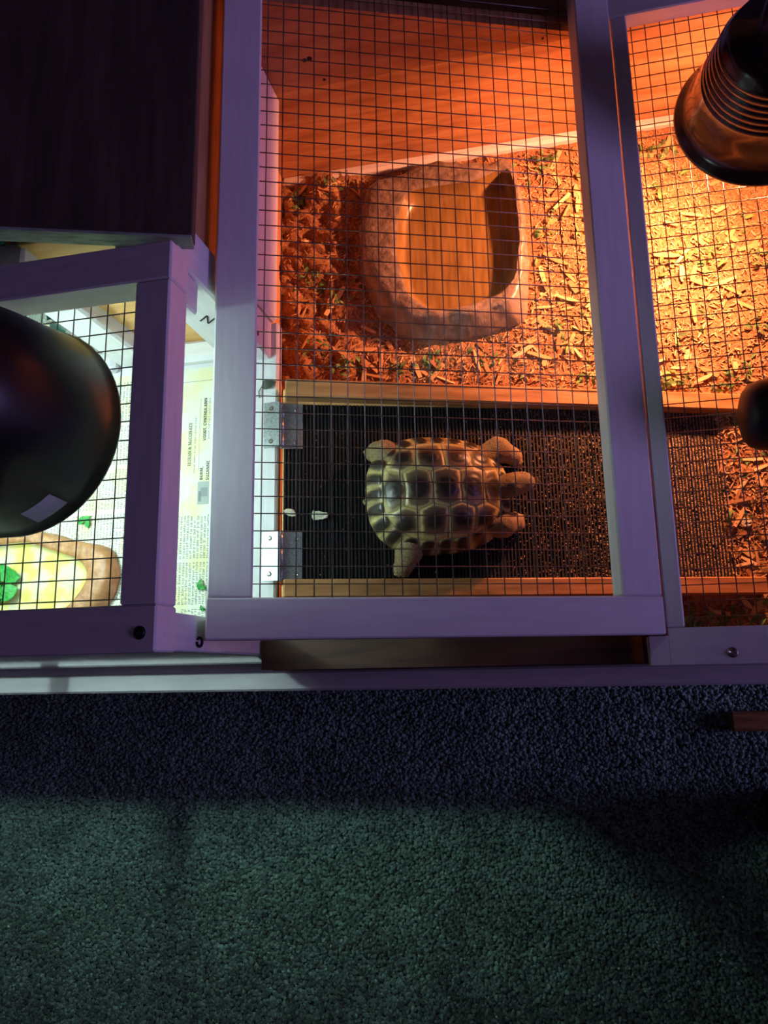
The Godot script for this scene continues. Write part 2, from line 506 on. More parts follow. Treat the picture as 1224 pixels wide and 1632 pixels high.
func upper_deck() -> void:
	var e := thing("feeding_deck", "raised white wooden deck lined with newspaper under the white lamp", "deck", P(-0.55, 0.664, -0.16))
	box(e, "deck_floor", P(-0.95, 0.664, -0.333), P(-0.247, 0.651, -0.0428), M.paint_z, 0.0015)
	box(e, "front_apron", P(-0.95, 0.815, -0.0295), P(-0.2540, 0.6905, -0.0215), M.paint_x, 0.0015)
	box(e, "front_sill", P(-0.95, 0.690, -0.0295), P(-0.2540, 0.680, -0.0100), M.paint_x, 0.0015)
	box(e, "front_rail", P(-0.95, 0.6795, -0.0425), P(-0.2775, 0.648, -0.030), M.paint_x, 0.0015)
	# corner post at the front, with a hook
	var post := box(e, "corner_post", P(-0.277, 0.6795, -0.0425), P(-0.2540, 0.452, -0.0165), M.paint_y, 0.0015)
	box(post, "post_block", P(-0.2539, 0.555, -0.0420), P(-0.2531, 0.452, -0.0170), M.paint_y, 0.0004)
	var hook := PackedVector3Array()
	for k in 13:
		var t := TAU * 0.9 * k / 12.0
		hook.append(Vector3(0.0008, 0.0042 * cos(t), 0.0032 * sin(t)))
	put(post, "screw_eye", sweep(hook, 0.0009), M.dark_metal, P(-0.2528, 0.515, -0.0235) - org(post))
	# clear front with mullion
	box(e, "front_pane", P(-0.95, 0.648, -0.0335), P(-0.2775, 0.452, -0.0315), M.acrylic, 0.0)
	box(e, "mullion", P(-0.500, 0.648, -0.0305), P(-0.482, 0.452, -0.022), M.paint_y)
	# back wall: frame with plywood panel
	var bw := box(e, "back_stile", P(-0.286, 0.650, -0.333), P(-0.2525, 0.460, -0.295), M.paint_y, 0.002)
	var tm := text_mesh("N", 0.012, "Droid Sans")
	put(bw, "pencil_letter", tm, M.pencil, P(-0.2745, 0.557, -0.2946) - org(bw), Vector3(0, 0, -0.9))
	put(bw, "knot", lathe([Vector2(0, 0.0004), Vector2(0.0022, 0.0003), Vector2(0.0030, -0.0003)], 14), M.stain_x, P(-0.2525, 0.6152, -0.306) - org(bw), Vector3(0, 0, -PI / 2))
	box(e, "batten", P(-0.300, 0.650, -0.318), P(-0.2863, 0.455, -0.299), M.paint_y, 0.0015)
	box(e, "plywood_panel", P(-0.380, 0.650, -0.326), P(-0.300, 0.452, -0.319), M.ply_x, 0.001)
	box(e, "back_stile", P(-0.412, 0.650, -0.325), P(-0.3765, 0.455, -0.303), M.paint_y, 0.0025)
	box(e, "bottom_rail", P(-0.3762, 0.650, -0.318), P(-0.3003, 0.636, -0.2965), M.paint_x, 0.004)
	box(e, "bottom_rail", P(-0.95, 0.650, -0.318), P(-0.4123, 0.636, -0.2965), M.paint_x, 0.004)
	box(e, "back_pane", P(-0.95, 0.636, -0.3225), P(-0.4123, 0.455, -0.3205), M.acrylic, 0.0)
	box(e, "cleat", P(-0.2755, 0.498, -0.2945), P(-0.2535, 0.452, -0.268), M.paint_y, 0.0015)
	box(e, "left_board", P(-0.962, 0.815, -0.333), P(-0.951, 0.452, -0.020), M.paint_z)
	# artificial leaves behind the clear back pane
	var v := thing("artificial_vine", "dark teal artificial leaves behind the raised deck's clear back pane", "artificial plant", P(-0.47, 0.66, -0.345))
	var ol := org(v)
	for k in 34:
		var x := -0.425 - 0.004 * k + rng.randf_range(-0.006, 0.006)
		var h := rng.randf_range(0.49, 0.65)
		put(v, "leaf", leaf_mesh(0.045, 0.022, 0.006), M.fake_leaf, P(x, h, -0.332 + rng.randf_range(-0.004, 0.002)) - ol, Vector3(PI / 2 + rng.randf_range(-0.35, 0.35), rng.randf_range(-0.5, 0.5), rng.randf() * TAU))
	var stem := PackedVector3Array()
	for k in 14:
		stem.append(P(-0.425 - 0.011 * k, 0.575 + 0.05 * sin(k * 0.9), -0.334) - ol)
	put(v, "stem", sweep(stem, 0.0012, 6), M.fake_leaf)
	put(v, "stem", sweep(PackedVector3Array([P(-0.46, 0.58, -0.334) - ol, P(-0.462, 0.62, -0.335) - ol, P(-0.461, 0.651, -0.3325) - ol]), 0.0012, 6), M.fake_leaf)

func text_mesh(words: String, height: float, face: String) -> TextMesh:
	var tm := TextMesh.new()
	var f := SystemFont.new()
	f.font_names = PackedStringArray([face])
	tm.font = f
	tm.text = words
	tm.font_size = 32
	tm.pixel_size = height / 23.0
	tm.depth = 0.0003
	return tm

func leaf_mesh(length: float, width: float, curl: float) -> ArrayMesh:
	var key := "leaf %.4f %.4f %.4f" % [length, width, curl]
	if tubes.has(key):
		return tubes[key]
	var st := begin(true)
	var n := 7
	var rows := []
	for i in n + 1:
		var t := float(i) / n
		var w := width * 0.5 * sin(PI * pow(t, 0.75)) + 0.0003
		var y := curl * sin(PI * t)
		rows.append([Vector3(length * (t - 0.5), y + 0.25 * w, -w), Vector3(length * (t - 0.5), y, 0), Vector3(length * (t - 0.5), y + 0.25 * w, w)])
	for i in n:
		for k in 2:
			quad(st, rows[i][k], rows[i + 1][k], rows[i + 1][k + 1], rows[i][k + 1], Vector3.UP)
			var dn := Vector3(0, -0.0003, 0)
			quad(st, rows[i][k] + dn, rows[i + 1][k] + dn, rows[i + 1][k + 1] + dn, rows[i][k + 1] + dn, Vector3.DOWN)
	tubes[key] = done(st)
	return tubes[key]

# ---------------------------------------------------------------- the house at the back left and its dark roof board

func back_house() -> void:
	var e := thing("back_house", "red lit wooden house wall behind the raised deck", "house", P(-0.6, 0.83, -0.48))
	box(e, "right_board", P(-0.272, 0.600, -0.620), P(-0.258, 0.535, -0.336), M.fir_z)
	box(e, "right_board", P(-0.272, 0.534, -0.620), P(-0.257, 0.476, -0.336), M.fir_z)
	box(e, "sill_rail", P(-0.294, 0.660, -0.5870), P(-0.2505, 0.6008, -0.336), M.paint_z, 0.003)
	box(e, "front_board", P(-0.95, 0.60, -0.352), P(-0.2725, 0.50, -0.344), M.ply_x)
	box(e, "floor_board", P(-0.95, 0.672, -0.80), P(-0.2945, 0.6605, -0.352), M.ply_x)
	box(e, "back_board", P(-0.95, 0.66, -0.80), P(-0.2725, 0.36, -0.788), M.stain_x)
	box(e, "left_board", P(-0.962, 0.83, -0.80), P(-0.95, 0.20, -0.352), M.stain_z)
	box(e, "leg", P(-0.33, 1.0, -0.78), P(-0.30, 0.672, -0.75), M.stain_y)
	# ceiling strip of plywood seen in the slot behind the deck's lid
	box(e, "plywood_shelf", P(-0.395, 0.478, -0.343), P(-0.287, 0.470, -0.3345), M.ply_x)
	# the roof board, low on its right side
	var r := thing("roof_board", "large dark wooden roof board with a pale seam, sloping up to the left", "roof board", P(-0.238, 0.455, -0.3085))
	r.rotation.z = -deg_to_rad(19.3)
	lbox(r, "board", Vector3(-0.232, -0.017, -0.50), Vector3(0.0, 0.0, 0.0), M.roof_z, 0.001)
	lbox(r, "board", Vector3(-0.78, -0.017, -0.50), Vector3(-0.2395, 0.0, 0.0), M.roof_z, 0.001)
	lbox(r, "front_edging", Vector3(-0.78, -0.017, 0.0002), Vector3(-0.0005, -0.0003, 0.0025), M.end_x, 0.0006)
	# the pale seam strip between the two boards
	lbox(r, "seam_strip", Vector3(-0.2392, -0.0165, -0.50), Vector3(-0.2323, 0.0006, -0.0005), M.paint_z, 0.0006)

# ---------------------------------------------------------------- ramp

const RAMP_TILT := 0.3293
func ramp_y(x: float) -> float:
	return 1.0 - (0.650 + (x + 0.2415) * tan(RAMP_TILT))

func ramp() -> void:
	var r := thing("ramp", "black ribbed rubber ramp with wooden side rails, hinged to the white deck", "ramp", P(-0.2415, 0.650, -0.167))
	r.rotation.z = -RAMP_TILT
	# own axes: x down the slope, y up from the mat, z towards the front
	var run := 0.455
	lbox(r, "board", Vector3(0.001, -0.013, -0.098), Vector3(run, -0.0025, 0.100), M.ply_x)
	# mat with ribs across the run
	var st := begin()
	var pitch := 0.0034
	var n := int(run / pitch)
	var za := -0.0815
	var zb := 0.085
	for i in n:
		var x0 := 0.002 + i * pitch
		var prof := [Vector2(x0, -0.0012), Vector2(x0 + 0.0007, 0.0006), Vector2(x0 + 0.0019, 0.0006), Vector2(x0 + 0.0026, -0.0012), Vector2(x0 + pitch, -0.0012)]
		for k in 4:
			var a: Vector2 = prof[k]
			var b: Vector2 = prof[k + 1]
			var nr := Vector3(a.y - b.y, b.x - a.x, 0)
			quad(st, Vector3(a.x, a.y, za), Vector3(b.x, b.y, za), Vector3(b.x, b.y, zb), Vector3(a.x, a.y, zb), nr)
	quad(st, Vector3(0.002, -0.0012, za), Vector3(0.002, -0.0025, za), Vector3(0.002, -0.0025, zb), Vector3(0.002, -0.0012, zb), Vector3(-1, 0, 0))
	put(r, "rubber_mat", done(st), M.rubber)
	# side rails
	var back := lbox(r, "side_rail", Vector3(0.003, -0.0025, -0.0085), Vector3(run, 0.0145, 0.0085), M.lath_x, 0.0012)
	back.position += Vector3(0, 0, -0.0905)
	back.rotation.y = -0.013
	lbox(r, "side_rail", Vector3(0.003, -0.0025, 0.0853), Vector3(run, 0.0145, 0.1015), M.lath_x, 0.0012)
	# two butt hinges: fixed leaf on the deck, moving leaf on the ramp
	for k in 2:
		var z0: float = [-0.0815, 0.041][k]
		var z1: float = [-0.0375, 0.086][k]
		var zc := (z0 + z1) * 0.5
		var len := z1 - z0
		var h := lbox(r, "hinge", Vector3(0.002, 0.0007, z0), Vector3(0.0195, 0.0018, z1), M.zinc, 0.0004)
		var fixed := put(h, "fixed_leaf", bevel_box(Vector3(0.0165, 0.0011, len), 0.0004), M.zinc, Vector3(-0.0195, 0.0028, 0) , Vector3(0, 0, RAMP_TILT))
		fixed.position += Vector3(0, 0.0008, 0)
		var kn := 3
		for q in kn:
			put(h, "knuckle", tube(len / kn - 0.0006, 0.0019, 10), M.zinc, Vector3(-0.0103, 0.0010, -len / 2 + len * (q + 0.5) / kn), Vector3(PI / 2, 0, 0))
		put(h, "pin", tube(len + 0.001, 0.0008, 8), M.screw, Vector3(-0.0103, 0.0010, 0), Vector3(PI / 2, 0, 0))
		for s in [-1.0, 1.0]:
			screw(h, Vector3(0.003, 0.0006, s * len * 0.36), Vector3.ZERO, 0.0023)
			screw(h, Vector3(-0.0205, 0.0039, s * len * 0.36), Vector3(0, 0, RAMP_TILT), 0.0023)

var screw_mesh: ArrayMesh
func screw(parent: Node, at: Vector3, rot: Vector3, r: float, mat: Material = null) -> void:
	if screw_mesh == null:
		var st := begin()
		# a shallow dome with a cross recess
		var seg := 20
		for i in seg:
			var t0 := TAU * i / seg
			var t1 := TAU * (i + 1) / seg
			var rim0 := Vector3(cos(t0), 0, sin(t0))
			var rim1 := Vector3(cos(t1), 0, sin(t1))
			var a := rim0 * 0.7 + Vector3(0, 0.28, 0)
			var b := rim1 * 0.7 + Vector3(0, 0.28, 0)
			quad(st, rim0, rim1, b, a, rim0 + Vector3.UP)
			var dip := -0.15 if (i % 5) < 2 else 0.34
			tri(st, a, b, Vector3(0, dip, 0), Vector3.UP)
		screw_mesh = done(st)
	var o := put(parent, "screw", screw_mesh, mat if mat else M.screw, at, rot)
	o.scale = Vector3(r, r, r)

# ---------------------------------------------------------------- wire lids

func wires(lid: Node3D, x0: float, x1: float, z0: float, z1: float, y: float, pitch: float, px: float, pz: float) -> void:
	var rad := 0.00048
	var x := x0 + fposmod(px - x0, pitch)
	while x < x1:
		var o := put(lid, "wire", tube(z1 - z0 + 0.016, rad), M.wire, Vector3(x, y, (z0 + z1) * 0.5), Vector3(PI / 2, rng.randf_range(-0.0012, 0.0012), 0))
		x += pitch + rng.randf_range(-0.00015, 0.00015)
	var z := z0 + fposmod(pz - z0, pitch)
	while z < z1:
		put(lid, "wire", tube(x1 - x0 + 0.016, rad), M.wire, Vector3((x0 + x1) * 0.5, y + 0.0008, z), Vector3(0, rng.randf_range(-0.0012, 0.0012), PI / 2))
		z += pitch + rng.randf_range(-0.00015, 0.00015)

func lids() -> void:
	# left lid over the deck: top at drop 0.425, own axes at its front right corner
	var l := thing("wire_lid", "white framed wire mesh lid under the black lamp hood, over the newspaper deck", "mesh lid", P(-0.237, 0.4505, -0.0145), "wire mesh lids")
	var t := 0.0255
	lbox(l, "front_rail", Vector3(-0.71, 0, -0.0285), Vector3(0, t, 0), M.paint_x)
	lbox(l, "back_rail", Vector3(-0.71, 0, -0.2725), Vector3(0, t, -0.2445), M.paint_x)
	lbox(l, "side_rail", Vector3(-0.0255, 0, -0.2443), Vector3(-0.0004, t - 0.0004, -0.0287), M.paint_z)
	lbox(l, "side_rail", Vector3(-0.71, 0, -0.2443), Vector3(-0.682, t - 0.0004, -0.0287), M.paint_z)
	screw(l, Vector3(-0.0106, t, -0.0115), Vector3.ZERO, 0.0042, M.dark_metal)
	wires(l, -0.682, -0.0255, -0.2445, -0.0285, -0.0012, 0.0134, -0.0623, -0.2365)
	# right lid: top at drop 0.635
	var r := thing("wire_lid", "level white framed wire mesh lid carrying the round heat lamp", "mesh lid", P(0.067, 0.652, -0.001), "wire mesh lids")
	t = 0.017
	lbox(r, "front_rail", Vector3(0.0145, 0, -0.0285), Vector3(0.433, t, 0), M.paint_x, 0.0004)
	lbox(r, "front_rail_end", Vector3(0, 0, -0.0225), Vector3(0.0145, t, 0), M.paint_x, 0.0004)
	lbox(r, "side_rail", Vector3(0.0138, 0, -0.586), Vector3(0.0275, t, -0.0288), M.paint_z)
	lbox(r, "side_rail", Vector3(0.405, 0, -0.586), Vector3(0.433, t, -0.0288), M.paint_z)
	lbox(r, "back_rail", Vector3(0.0, 0, -0.616), Vector3(0.433, t, -0.5862), M.paint_x)
	screw(r, Vector3(0.0597, t, -0.0088), Vector3.ZERO, 0.0040)
	wires(r, 0.0275, 0.405, -0.586, -0.0285, -0.0012, 0.0127, 0.0463, -0.3298)
	# middle lid, lifted at its left side; own axes: x along the slope (0 at the hinge side), top at y 0
	var m := thing("wire_lid", "white framed wire mesh lid lifted at its left side above the tortoise", "mesh lid", P(0.0805, 0.634, 0), "wire mesh lids")
	m.rotation.z = -deg_to_rad(21.0)
	t = -0.018
	lbox(m, "front_rail", Vector3(-0.349, t, -0.0545), Vector3(0, 0, -0.0245), M.paint_x)
	lbox(m, "back_rail", Vector3(-0.349, t, -0.700), Vector3(0, 0, -0.670), M.paint_x)
	lbox(m, "side_rail", Vector3(-0.3485, t, -0.6698), Vector3(-0.3165, -0.0003, -0.0547), M.paint_z)
	lbox(m, "side_rail", Vector3(-0.0335, t, -0.6698), Vector3(-0.0005, -0.0003, -0.0547), M.paint_z)
	wires(m, -0.3165, -0.0335, -0.670, -0.0545, t - 0.0010, 0.0135, -0.2572, -0.107)

# ---------------------------------------------------------------- lamps

func bulb_light(parent: Node3D, called: String, at: Vector3, c: Color, energy: float, size: float) -> void:
	var o := OmniLight3D.new()
	o.name = called
	parent.add_child(o)
	o.position = at
	o.light_color = c
	o.light_energy = energy
	o.light_size = size
	o.omni_range = 8.0
	o.omni_attenuation = 2.0
	o.shadow_enabled = true

# rings of a long hood with round ends: profile of (radius, height), half length along x
func hood(profile: Array, half: float, seg := 56) -> ArrayMesh:
	var st := begin(true)
	for k in profile.size() - 1:
		var a: Vector2 = profile[k]
		var b: Vector2 = profile[k + 1]
		var nrm := Vector2(b.y - a.y, a.x - b.x)
		for i in seg:
			var pts := []
			for j in [i, i + 1]:
				var t: float = TAU * (j + 0.5) / seg
				var c := Vector3(half if cos(t) > 0 else -half, 0, 0)
				var d := Vector3(cos(t), 0, sin(t))
				pts.append([c + d * a.x + Vector3(0, a.y, 0), c + d * b.x + Vector3(0, b.y, 0), d])
			var out: Vector3 = (pts[0][2] + pts[1][2]) * 0.5 * nrm.x + Vector3(0, nrm.y, 0)
			quad(st, pts[0][0], pts[1][0], pts[1][1], pts[0][1], out)
	return done(st)

func lamps() -> void:
	# black hood of the white lamp, standing on the left lid's mesh
	var w := thing("lamp_hood", "glossy black lamp hood with a round end standing on the left mesh lid", "lamp", P(-0.4575, 0.4500, -0.170))
	var prof := [Vector2(0.0735, 0.001), Vector2(0.0750, 0.001), Vector2(0.0757, 0.0022), Vector2(0.0755, 0.0040), Vector2(0.0745, 0.0052), Vector2(0.0732, 0.014), Vector2(0.0705, 0.034), Vector2(0.0672, 0.058), Vector2(0.0625, 0.084), Vector2(0.0560, 0.106), Vector2(0.0475, 0.123), Vector2(0.037, 0.135), Vector2(0.026, 0.141), Vector2(0.012, 0.144), Vector2(0.0, 0.1445)]
	put(w, "hood_shell", hood(prof, 0.10), M.black_gloss)
	var inner := []
	for p in prof.slice(5):
		inner.append(Vector2(maxf(p.x - 0.0015, 0.0), p.y - 0.0015))
	inner.insert(0, Vector2(0.0743, 0.0012))
	put(w, "reflector", hood(inner, 0.10), M.reflector)
	# raised seam ring, label
	put(w, "seam_ring", lathe([Vector2(0.0345, 0.1030), Vector2(0.0360, 0.1045), Vector2(0.0352, 0.1062), Vector2(0.030, 0.108), Vector2(0.028, 0.125), Vector2(0.024, 0.132), Vector2(0.0, 0.134)], 40), M.black_plastic, Vector3(0.055, 0.0335, 0))
	var st := begin(true)
	for i in 6:
		var row := []
		for j in 2:
			var t := 0.88 + 0.055 * (i + j)
			for q in 2:
				var h: float = [0.014, 0.031][q]
				var rr: float = [0.0738, 0.0712][q]
				row.append(Vector3(0.10 + cos(t) * rr, h, sin(t) * rr))
		quad(st, row[0], row[1], row[3], row[2], Vector3(1, 0, 1))
	put(w, "label_sticker", done(st), M.sticker)
	var bprof := [Vector2(0.0, -0.032), Vector2(0.012, -0.030), Vector2(0.022, -0.022), Vector2(0.027, -0.008), Vector2(0.026, 0.006), Vector2(0.018, 0.024), Vector2(0.013, 0.034), Vector2(0.013, 0.046), Vector2(0.0, 0.047)]
	put(w, "bulb", lathe(bprof, 28), M.white_bulb, Vector3(-0.020, 0.062, 0.002))
	bulb_light(w, "bulb_light", Vector3(-0.020, 0.094, 0.002), WHITE_LAMP, 0.080, 0.016)
	# round heat lamp on the right lid
	var h := thing("heat_lamp", "round glossy heat lamp dome with a ribbed neck on the right mesh lid", "lamp", P(0.200, 0.6525, -0.475))
	var hp := [Vector2(0.0690, 0.001), Vector2(0.0712, 0.0012), Vector2(0.0720, 0.003), Vector2(0.0708, 0.005), Vector2(0.066, 0.008), Vector2(0.0625, 0.014), Vector2(0.0605, 0.024), Vector2(0.0585, 0.036), Vector2(0.0560, 0.044)]
	var y := 0.044
	var rr := 0.0560
	for k in 7:
		hp.append(Vector2(rr + 0.00018, y + 0.0008))
		hp.append(Vector2(rr + 0.00005, y + 0.0036))
		rr -= 0.0013
		hp.append(Vector2(rr + 0.0004, y + 0.0046))
		y += 0.0056
		hp.append(Vector2(rr, y))
	hp.append_array([Vector2(rr - 0.002, y + 0.004), Vector2(rr - 0.006, y + 0.012), Vector2(0.024, y + 0.018), Vector2(0.022, y + 0.045), Vector2(0.019, y + 0.049), Vector2(0.0, y + 0.05)])
	put(h, "dome", lathe(hp, 72), M.brown_gloss)
	var hi := [Vector2(0.0688, 0.0012), Vector2(0.060, 0.014), Vector2(0.0575, 0.036), Vector2(0.050, 0.06), Vector2(0.036, 0.09), Vector2(0.0, 0.095)]
	put(h, "reflector", lathe(hi, 48), M.reflector)
	put(h, "bulb", lathe([Vector2(0.0, 0.0006), Vector2(0.020, 0.0014), Vector2(0.026, 0.006), Vector2(0.027, 0.014), Vector2(0.022, 0.032), Vector2(0.014, 0.05), Vector2(0.013, 0.07), Vector2(0.0, 0.071)], 28), M.heat_bulb)
	bulb_light(h, "bulb_light", Vector3(0, 0.0026, 0), HEAT_LAMP, 0.055, 0.006)
	# the bulb is a reflector spot that leans towards the bowl
	var sp_l := SpotLight3D.new()
	sp_l.name = "bulb_beam"
	h.add_child(sp_l)
	sp_l.position = Vector3(0, 0.0026, 0)
	sp_l.look_at_from_position(h.position + Vector3(0, 0.0026, 0), Vector3(-0.20, 0.22, -0.20))
	sp_l.spot_angle = 86.0
	sp_l.spot_angle_attenuation = 1.0
	sp_l.spot_range = 8.0
	sp_l.spot_attenuation = 2.0
	sp_l.light_color = HEAT_LAMP
	sp_l.light_energy = 0.70
	sp_l.light_size = 0.006
	sp_l.shadow_enabled = true
	# black socket lying on the right lid
	var s := thing("lamp_socket", "matt black plastic lamp socket lying on the right mesh lid's edge", "lamp socket", P(0.20, 0.6515, -0.19))
	var sp := [Vector2(0.0, 0.0), Vector2(0.014, 0.0), Vector2(0.020, 0.002), Vector2(0.0245, 0.006), Vector2(0.027, 0.012), Vector2(0.0285, 0.022), Vector2(0.0295, 0.045), Vector2(0.0295, 0.075), Vector2(0.0265, 0.079), Vector2(0.0265, 0.115), Vector2(0.020, 0.12), Vector2(0.0, 0.121)]
	put(s, "socket_body", lathe(sp, 40), M.black_plastic, Vector3(-0.051, 0.0305, 0), Vector3(0, 0, -PI / 2))
	var cord := PackedVector3Array()
	for k in 16:
		var q := k / 15.0
		cord.append(Vector3(0.068 + 0.15 * q, 0.0305 - 0.026 * smoothstep(0.0, 0.6, q), 0.04 * sin(q * 3.0)))
	put(s, "cord", sweep(cord, 0.003), M.black_plastic)

# ---------------------------------------------------------------- bowls

func radii(outline: Array, c: Vector2, n: int) -> PackedFloat32Array:
	var out := PackedFloat32Array()
	for i in n:
		var t := TAU * i / n
		var d := Vector2(cos(t), sin(t))
		var best := 0.05
		for k in outline.size():
			var a: Vector2 = outline[k] - c
			var b: Vector2 = outline[(k + 1) % outline.size()] - c
			var e := b - a
			var den := d.cross(e)
			if absf(den) < 1e-9:
				continue
			var s := a.cross(e) / den
			var u := a.cross(d) / den
			if s > 0 and u >= -0.001 and u <= 1.001:
				best = s
		out.append(best)
	for pass_ in 2:
		var o2 := out.duplicate()
		for i in n:
			out[i] = (o2[(i + n - 1) % n] + 2.0 * o2[i] + o2[(i + 1) % n]) * 0.25
	return out

func rings_mesh(rings: Array, closed: bool) -> ArrayMesh:
	var st := begin(true)
	var n: int = rings[0].size()
	for k in rings.size() - 1:
		for i in n:
			var j := (i + 1) % n
			var a: Vector3 = rings[k][i]
			var b: Vector3 = rings[k][j]
			var c: Vector3 = rings[k + 1][j]
			var d: Vector3 = rings[k + 1][i]
			# rings run from the outside foot over the rim to the inside: front side is on the left of that path
			tri2(st, a, b, c)
			tri2(st, a, c, d)
	if closed:
		var last: Array = rings[-1]
		var mid := Vector3.ZERO
		for p in last:
			mid += p
		mid /= n
		for i in n:
			tri2(st, last[i], last[(i + 1) % n], mid)
	return done(st)

func tri2(st: SurfaceTool, a: Vector3, b: Vector3, c: Vector3) -> void:
	st.add_vertex(a)
	st.add_vertex(b)
	st.add_vertex(c)

func bowl(called: String, label: String, outer: Array, inner: Array, c: Vector2, ground: float, rim: Callable, floor_y: float, shell: Material, basin: Material, rough: float, sd: int, steep: float) -> Node3D:
	var b := thing(called, label, "dish", Vector3(c.x, ground, c.y))
	var n := 96
	var ro := radii(outer, c, n)
	var ri := radii(inner, c, n)
	var nz := FastNoiseLite.new()
	nz.seed = sd
	nz.frequency = 28.0
	nz.fractal_octaves = 3
	var ring := func(ra: PackedFloat32Array, rb: PackedFloat32Array, mixing: float, scale: float, height: Callable, amp: float) -> Array:
		var pts := []
		for i in n:
			var t := TAU * i / n
			var m := lerpf(mixing, 1.0, steep * maxf(sin(t + 0.15), 0.0)) if mixing > 0.01 else mixing
			var r := lerpf(ra[i], rb[i], m) * scale
			var p := Vector3(cos(t) * r, height.call(t), sin(t) * r)
			var w := nz.get_noise_3dv(p * 1.0) * amp
			pts.append(p + Vector3(cos(t) * w, w * 0.6, sin(t) * w))
		return pts
	var foot := func(t: float) -> float: return -0.006
	var low := func(t: float) -> float: return 0.35 * (rim.call(t) - ground)
	var high := func(t: float) -> float: return 0.86 * (rim.call(t) - ground)
	var top := func(t: float) -> float: return rim.call(t) - ground
	var lip := func(t: float) -> float: return rim.call(t) - ground - 0.0015
	var wall := func(t: float) -> float: return lerpf(floor_y, rim.call(t), 0.45) - ground
	var flr := func(t: float) -> float: return floor_y - ground
	put(b, "rim", rings_mesh([ring.call(ro, ri, 0.0, 1.03, foot, rough), ring.call(ro, ri, 0.0, 1.03, low, rough), ring.call(ro, ri, 0.02, 1.0, high, rough), ring.call(ro, ri, 0.18, 1.0, top, rough), ring.call(ro, ri, 0.45, 1.0, top, rough), ring.call(ro, ri, 0.72, 1.0, top, rough * 0.8), ring.call(ro, ri, 0.93, 1.0, top, rough * 0.4), ring.call(ro, ri, 1.0, 1.0, lip, 0.0)], false), shell)
	put(b, "basin", rings_mesh([ring.call(ro, ri, 1.0, 1.0, lip, 0.0), ring.call(ro, ri, 1.0, 0.972, wall, 0.0), ring.call(ro, ri, 1.0, 0.93, flr, 0.0), ring.call(ro, ri, 1.0, 0.86, func(t: float) -> float: return floor_y - ground - 0.0012, 0.0), ring.call(ro, ri, 1.0, 0.5, func(t: float) -> float: return floor_y - ground - 0.0016, 0.0)], true), basin)
	return b

func bowls() -> void:
	var outer := [Vector2(-0.1858, -0.5584), Vector2(-0.1447, -0.5634), Vector2(-0.1006, -0.5718), Vector2(-0.0582, -0.5585), Vector2(-0.0195, -0.5611), Vector2(-0.0112, -0.4972), Vector2(-0.0101, -0.444), Vector2(-0.0161, -0.3713), Vector2(-0.0462, -0.3664), Vector2(-0.0666, -0.3631), Vector2(-0.1076, -0.3623), Vector2(-0.1493, -0.3696), Vector2(-0.1772, -0.3994), Vector2(-0.1926, -0.4398), Vector2(-0.194, -0.5031)]
	var inner := [Vector2(-0.137, -0.5385), Vector2(-0.101, -0.5387), Vector2(-0.0586, -0.5369), Vector2(-0.0240, -0.5500), Vector2(-0.0175, -0.5176), Vector2(-0.0165, -0.4565), Vector2(-0.0240, -0.4133), Vector2(-0.041, -0.3976), Vector2(-0.0786, -0.3879), Vector2(-0.113, -0.385), Vector2(-0.1403, -0.4072), Vector2(-0.1533, -0.4624), Vector2(-0.1484, -0.5165)]
	bowl("resin_bowl", "brown rock shaped resin bowl standing in the orange lit bedding", outer, inner, Vector2(-0.088, -0.463), 0.203, func(t: float) -> float: return 0.2275 - 0.002 * cos(t) - 0.002 * sin(2.0 * t), 0.2085, M.resin, M.resin_basin, 0.005, 51, 0.62)
	var o2 := [Vector2(-0.5249, -0.1438), Vector2(-0.4966, -0.1397), Vector2(-0.4744, -0.1372), Vector2(-0.4513, -0.1274), Vector2(-0.4145, -0.1217), Vector2(-0.4045, -0.1082), Vector2(-0.4036, -0.0935), Vector2(-0.4083, -0.0763), Vector2(-0.4172, -0.0633), Vector2(-0.4293, -0.0531), Vector2(-0.47, -0.0485), Vector2(-0.53, -0.0485), Vector2(-0.575, -0.06), Vector2(-0.59, -0.1), Vector2(-0.57, -0.135)]
	var i2 := [Vector2(-0.5273, -0.1274), Vector2(-0.4925, -0.1286), Vector2(-0.4574, -0.1164), Vector2(-0.4367, -0.1093), Vector2(-0.4254, -0.098), Vector2(-0.4283, -0.0834), Vector2(-0.4374, -0.072), Vector2(-0.4465, -0.0627), Vector2(-0.47, -0.056), Vector2(-0.53, -0.056), Vector2(-0.565, -0.07), Vector2(-0.575, -0.1), Vector2(-0.555, -0.122)]
	bowl("food_dish", "tan food dish with a yellow basin and green leaves on newspaper", o2, i2, Vector2(-0.50, -0.097), 0.3512, func(t: float) -> float: return 0.3665 + 0.0018 * sin(3.0 * t), 0.3575, M.clay, M.yellow_basin, 0.003, 52, 0.0)

# ---------------------------------------------------------------- newspaper

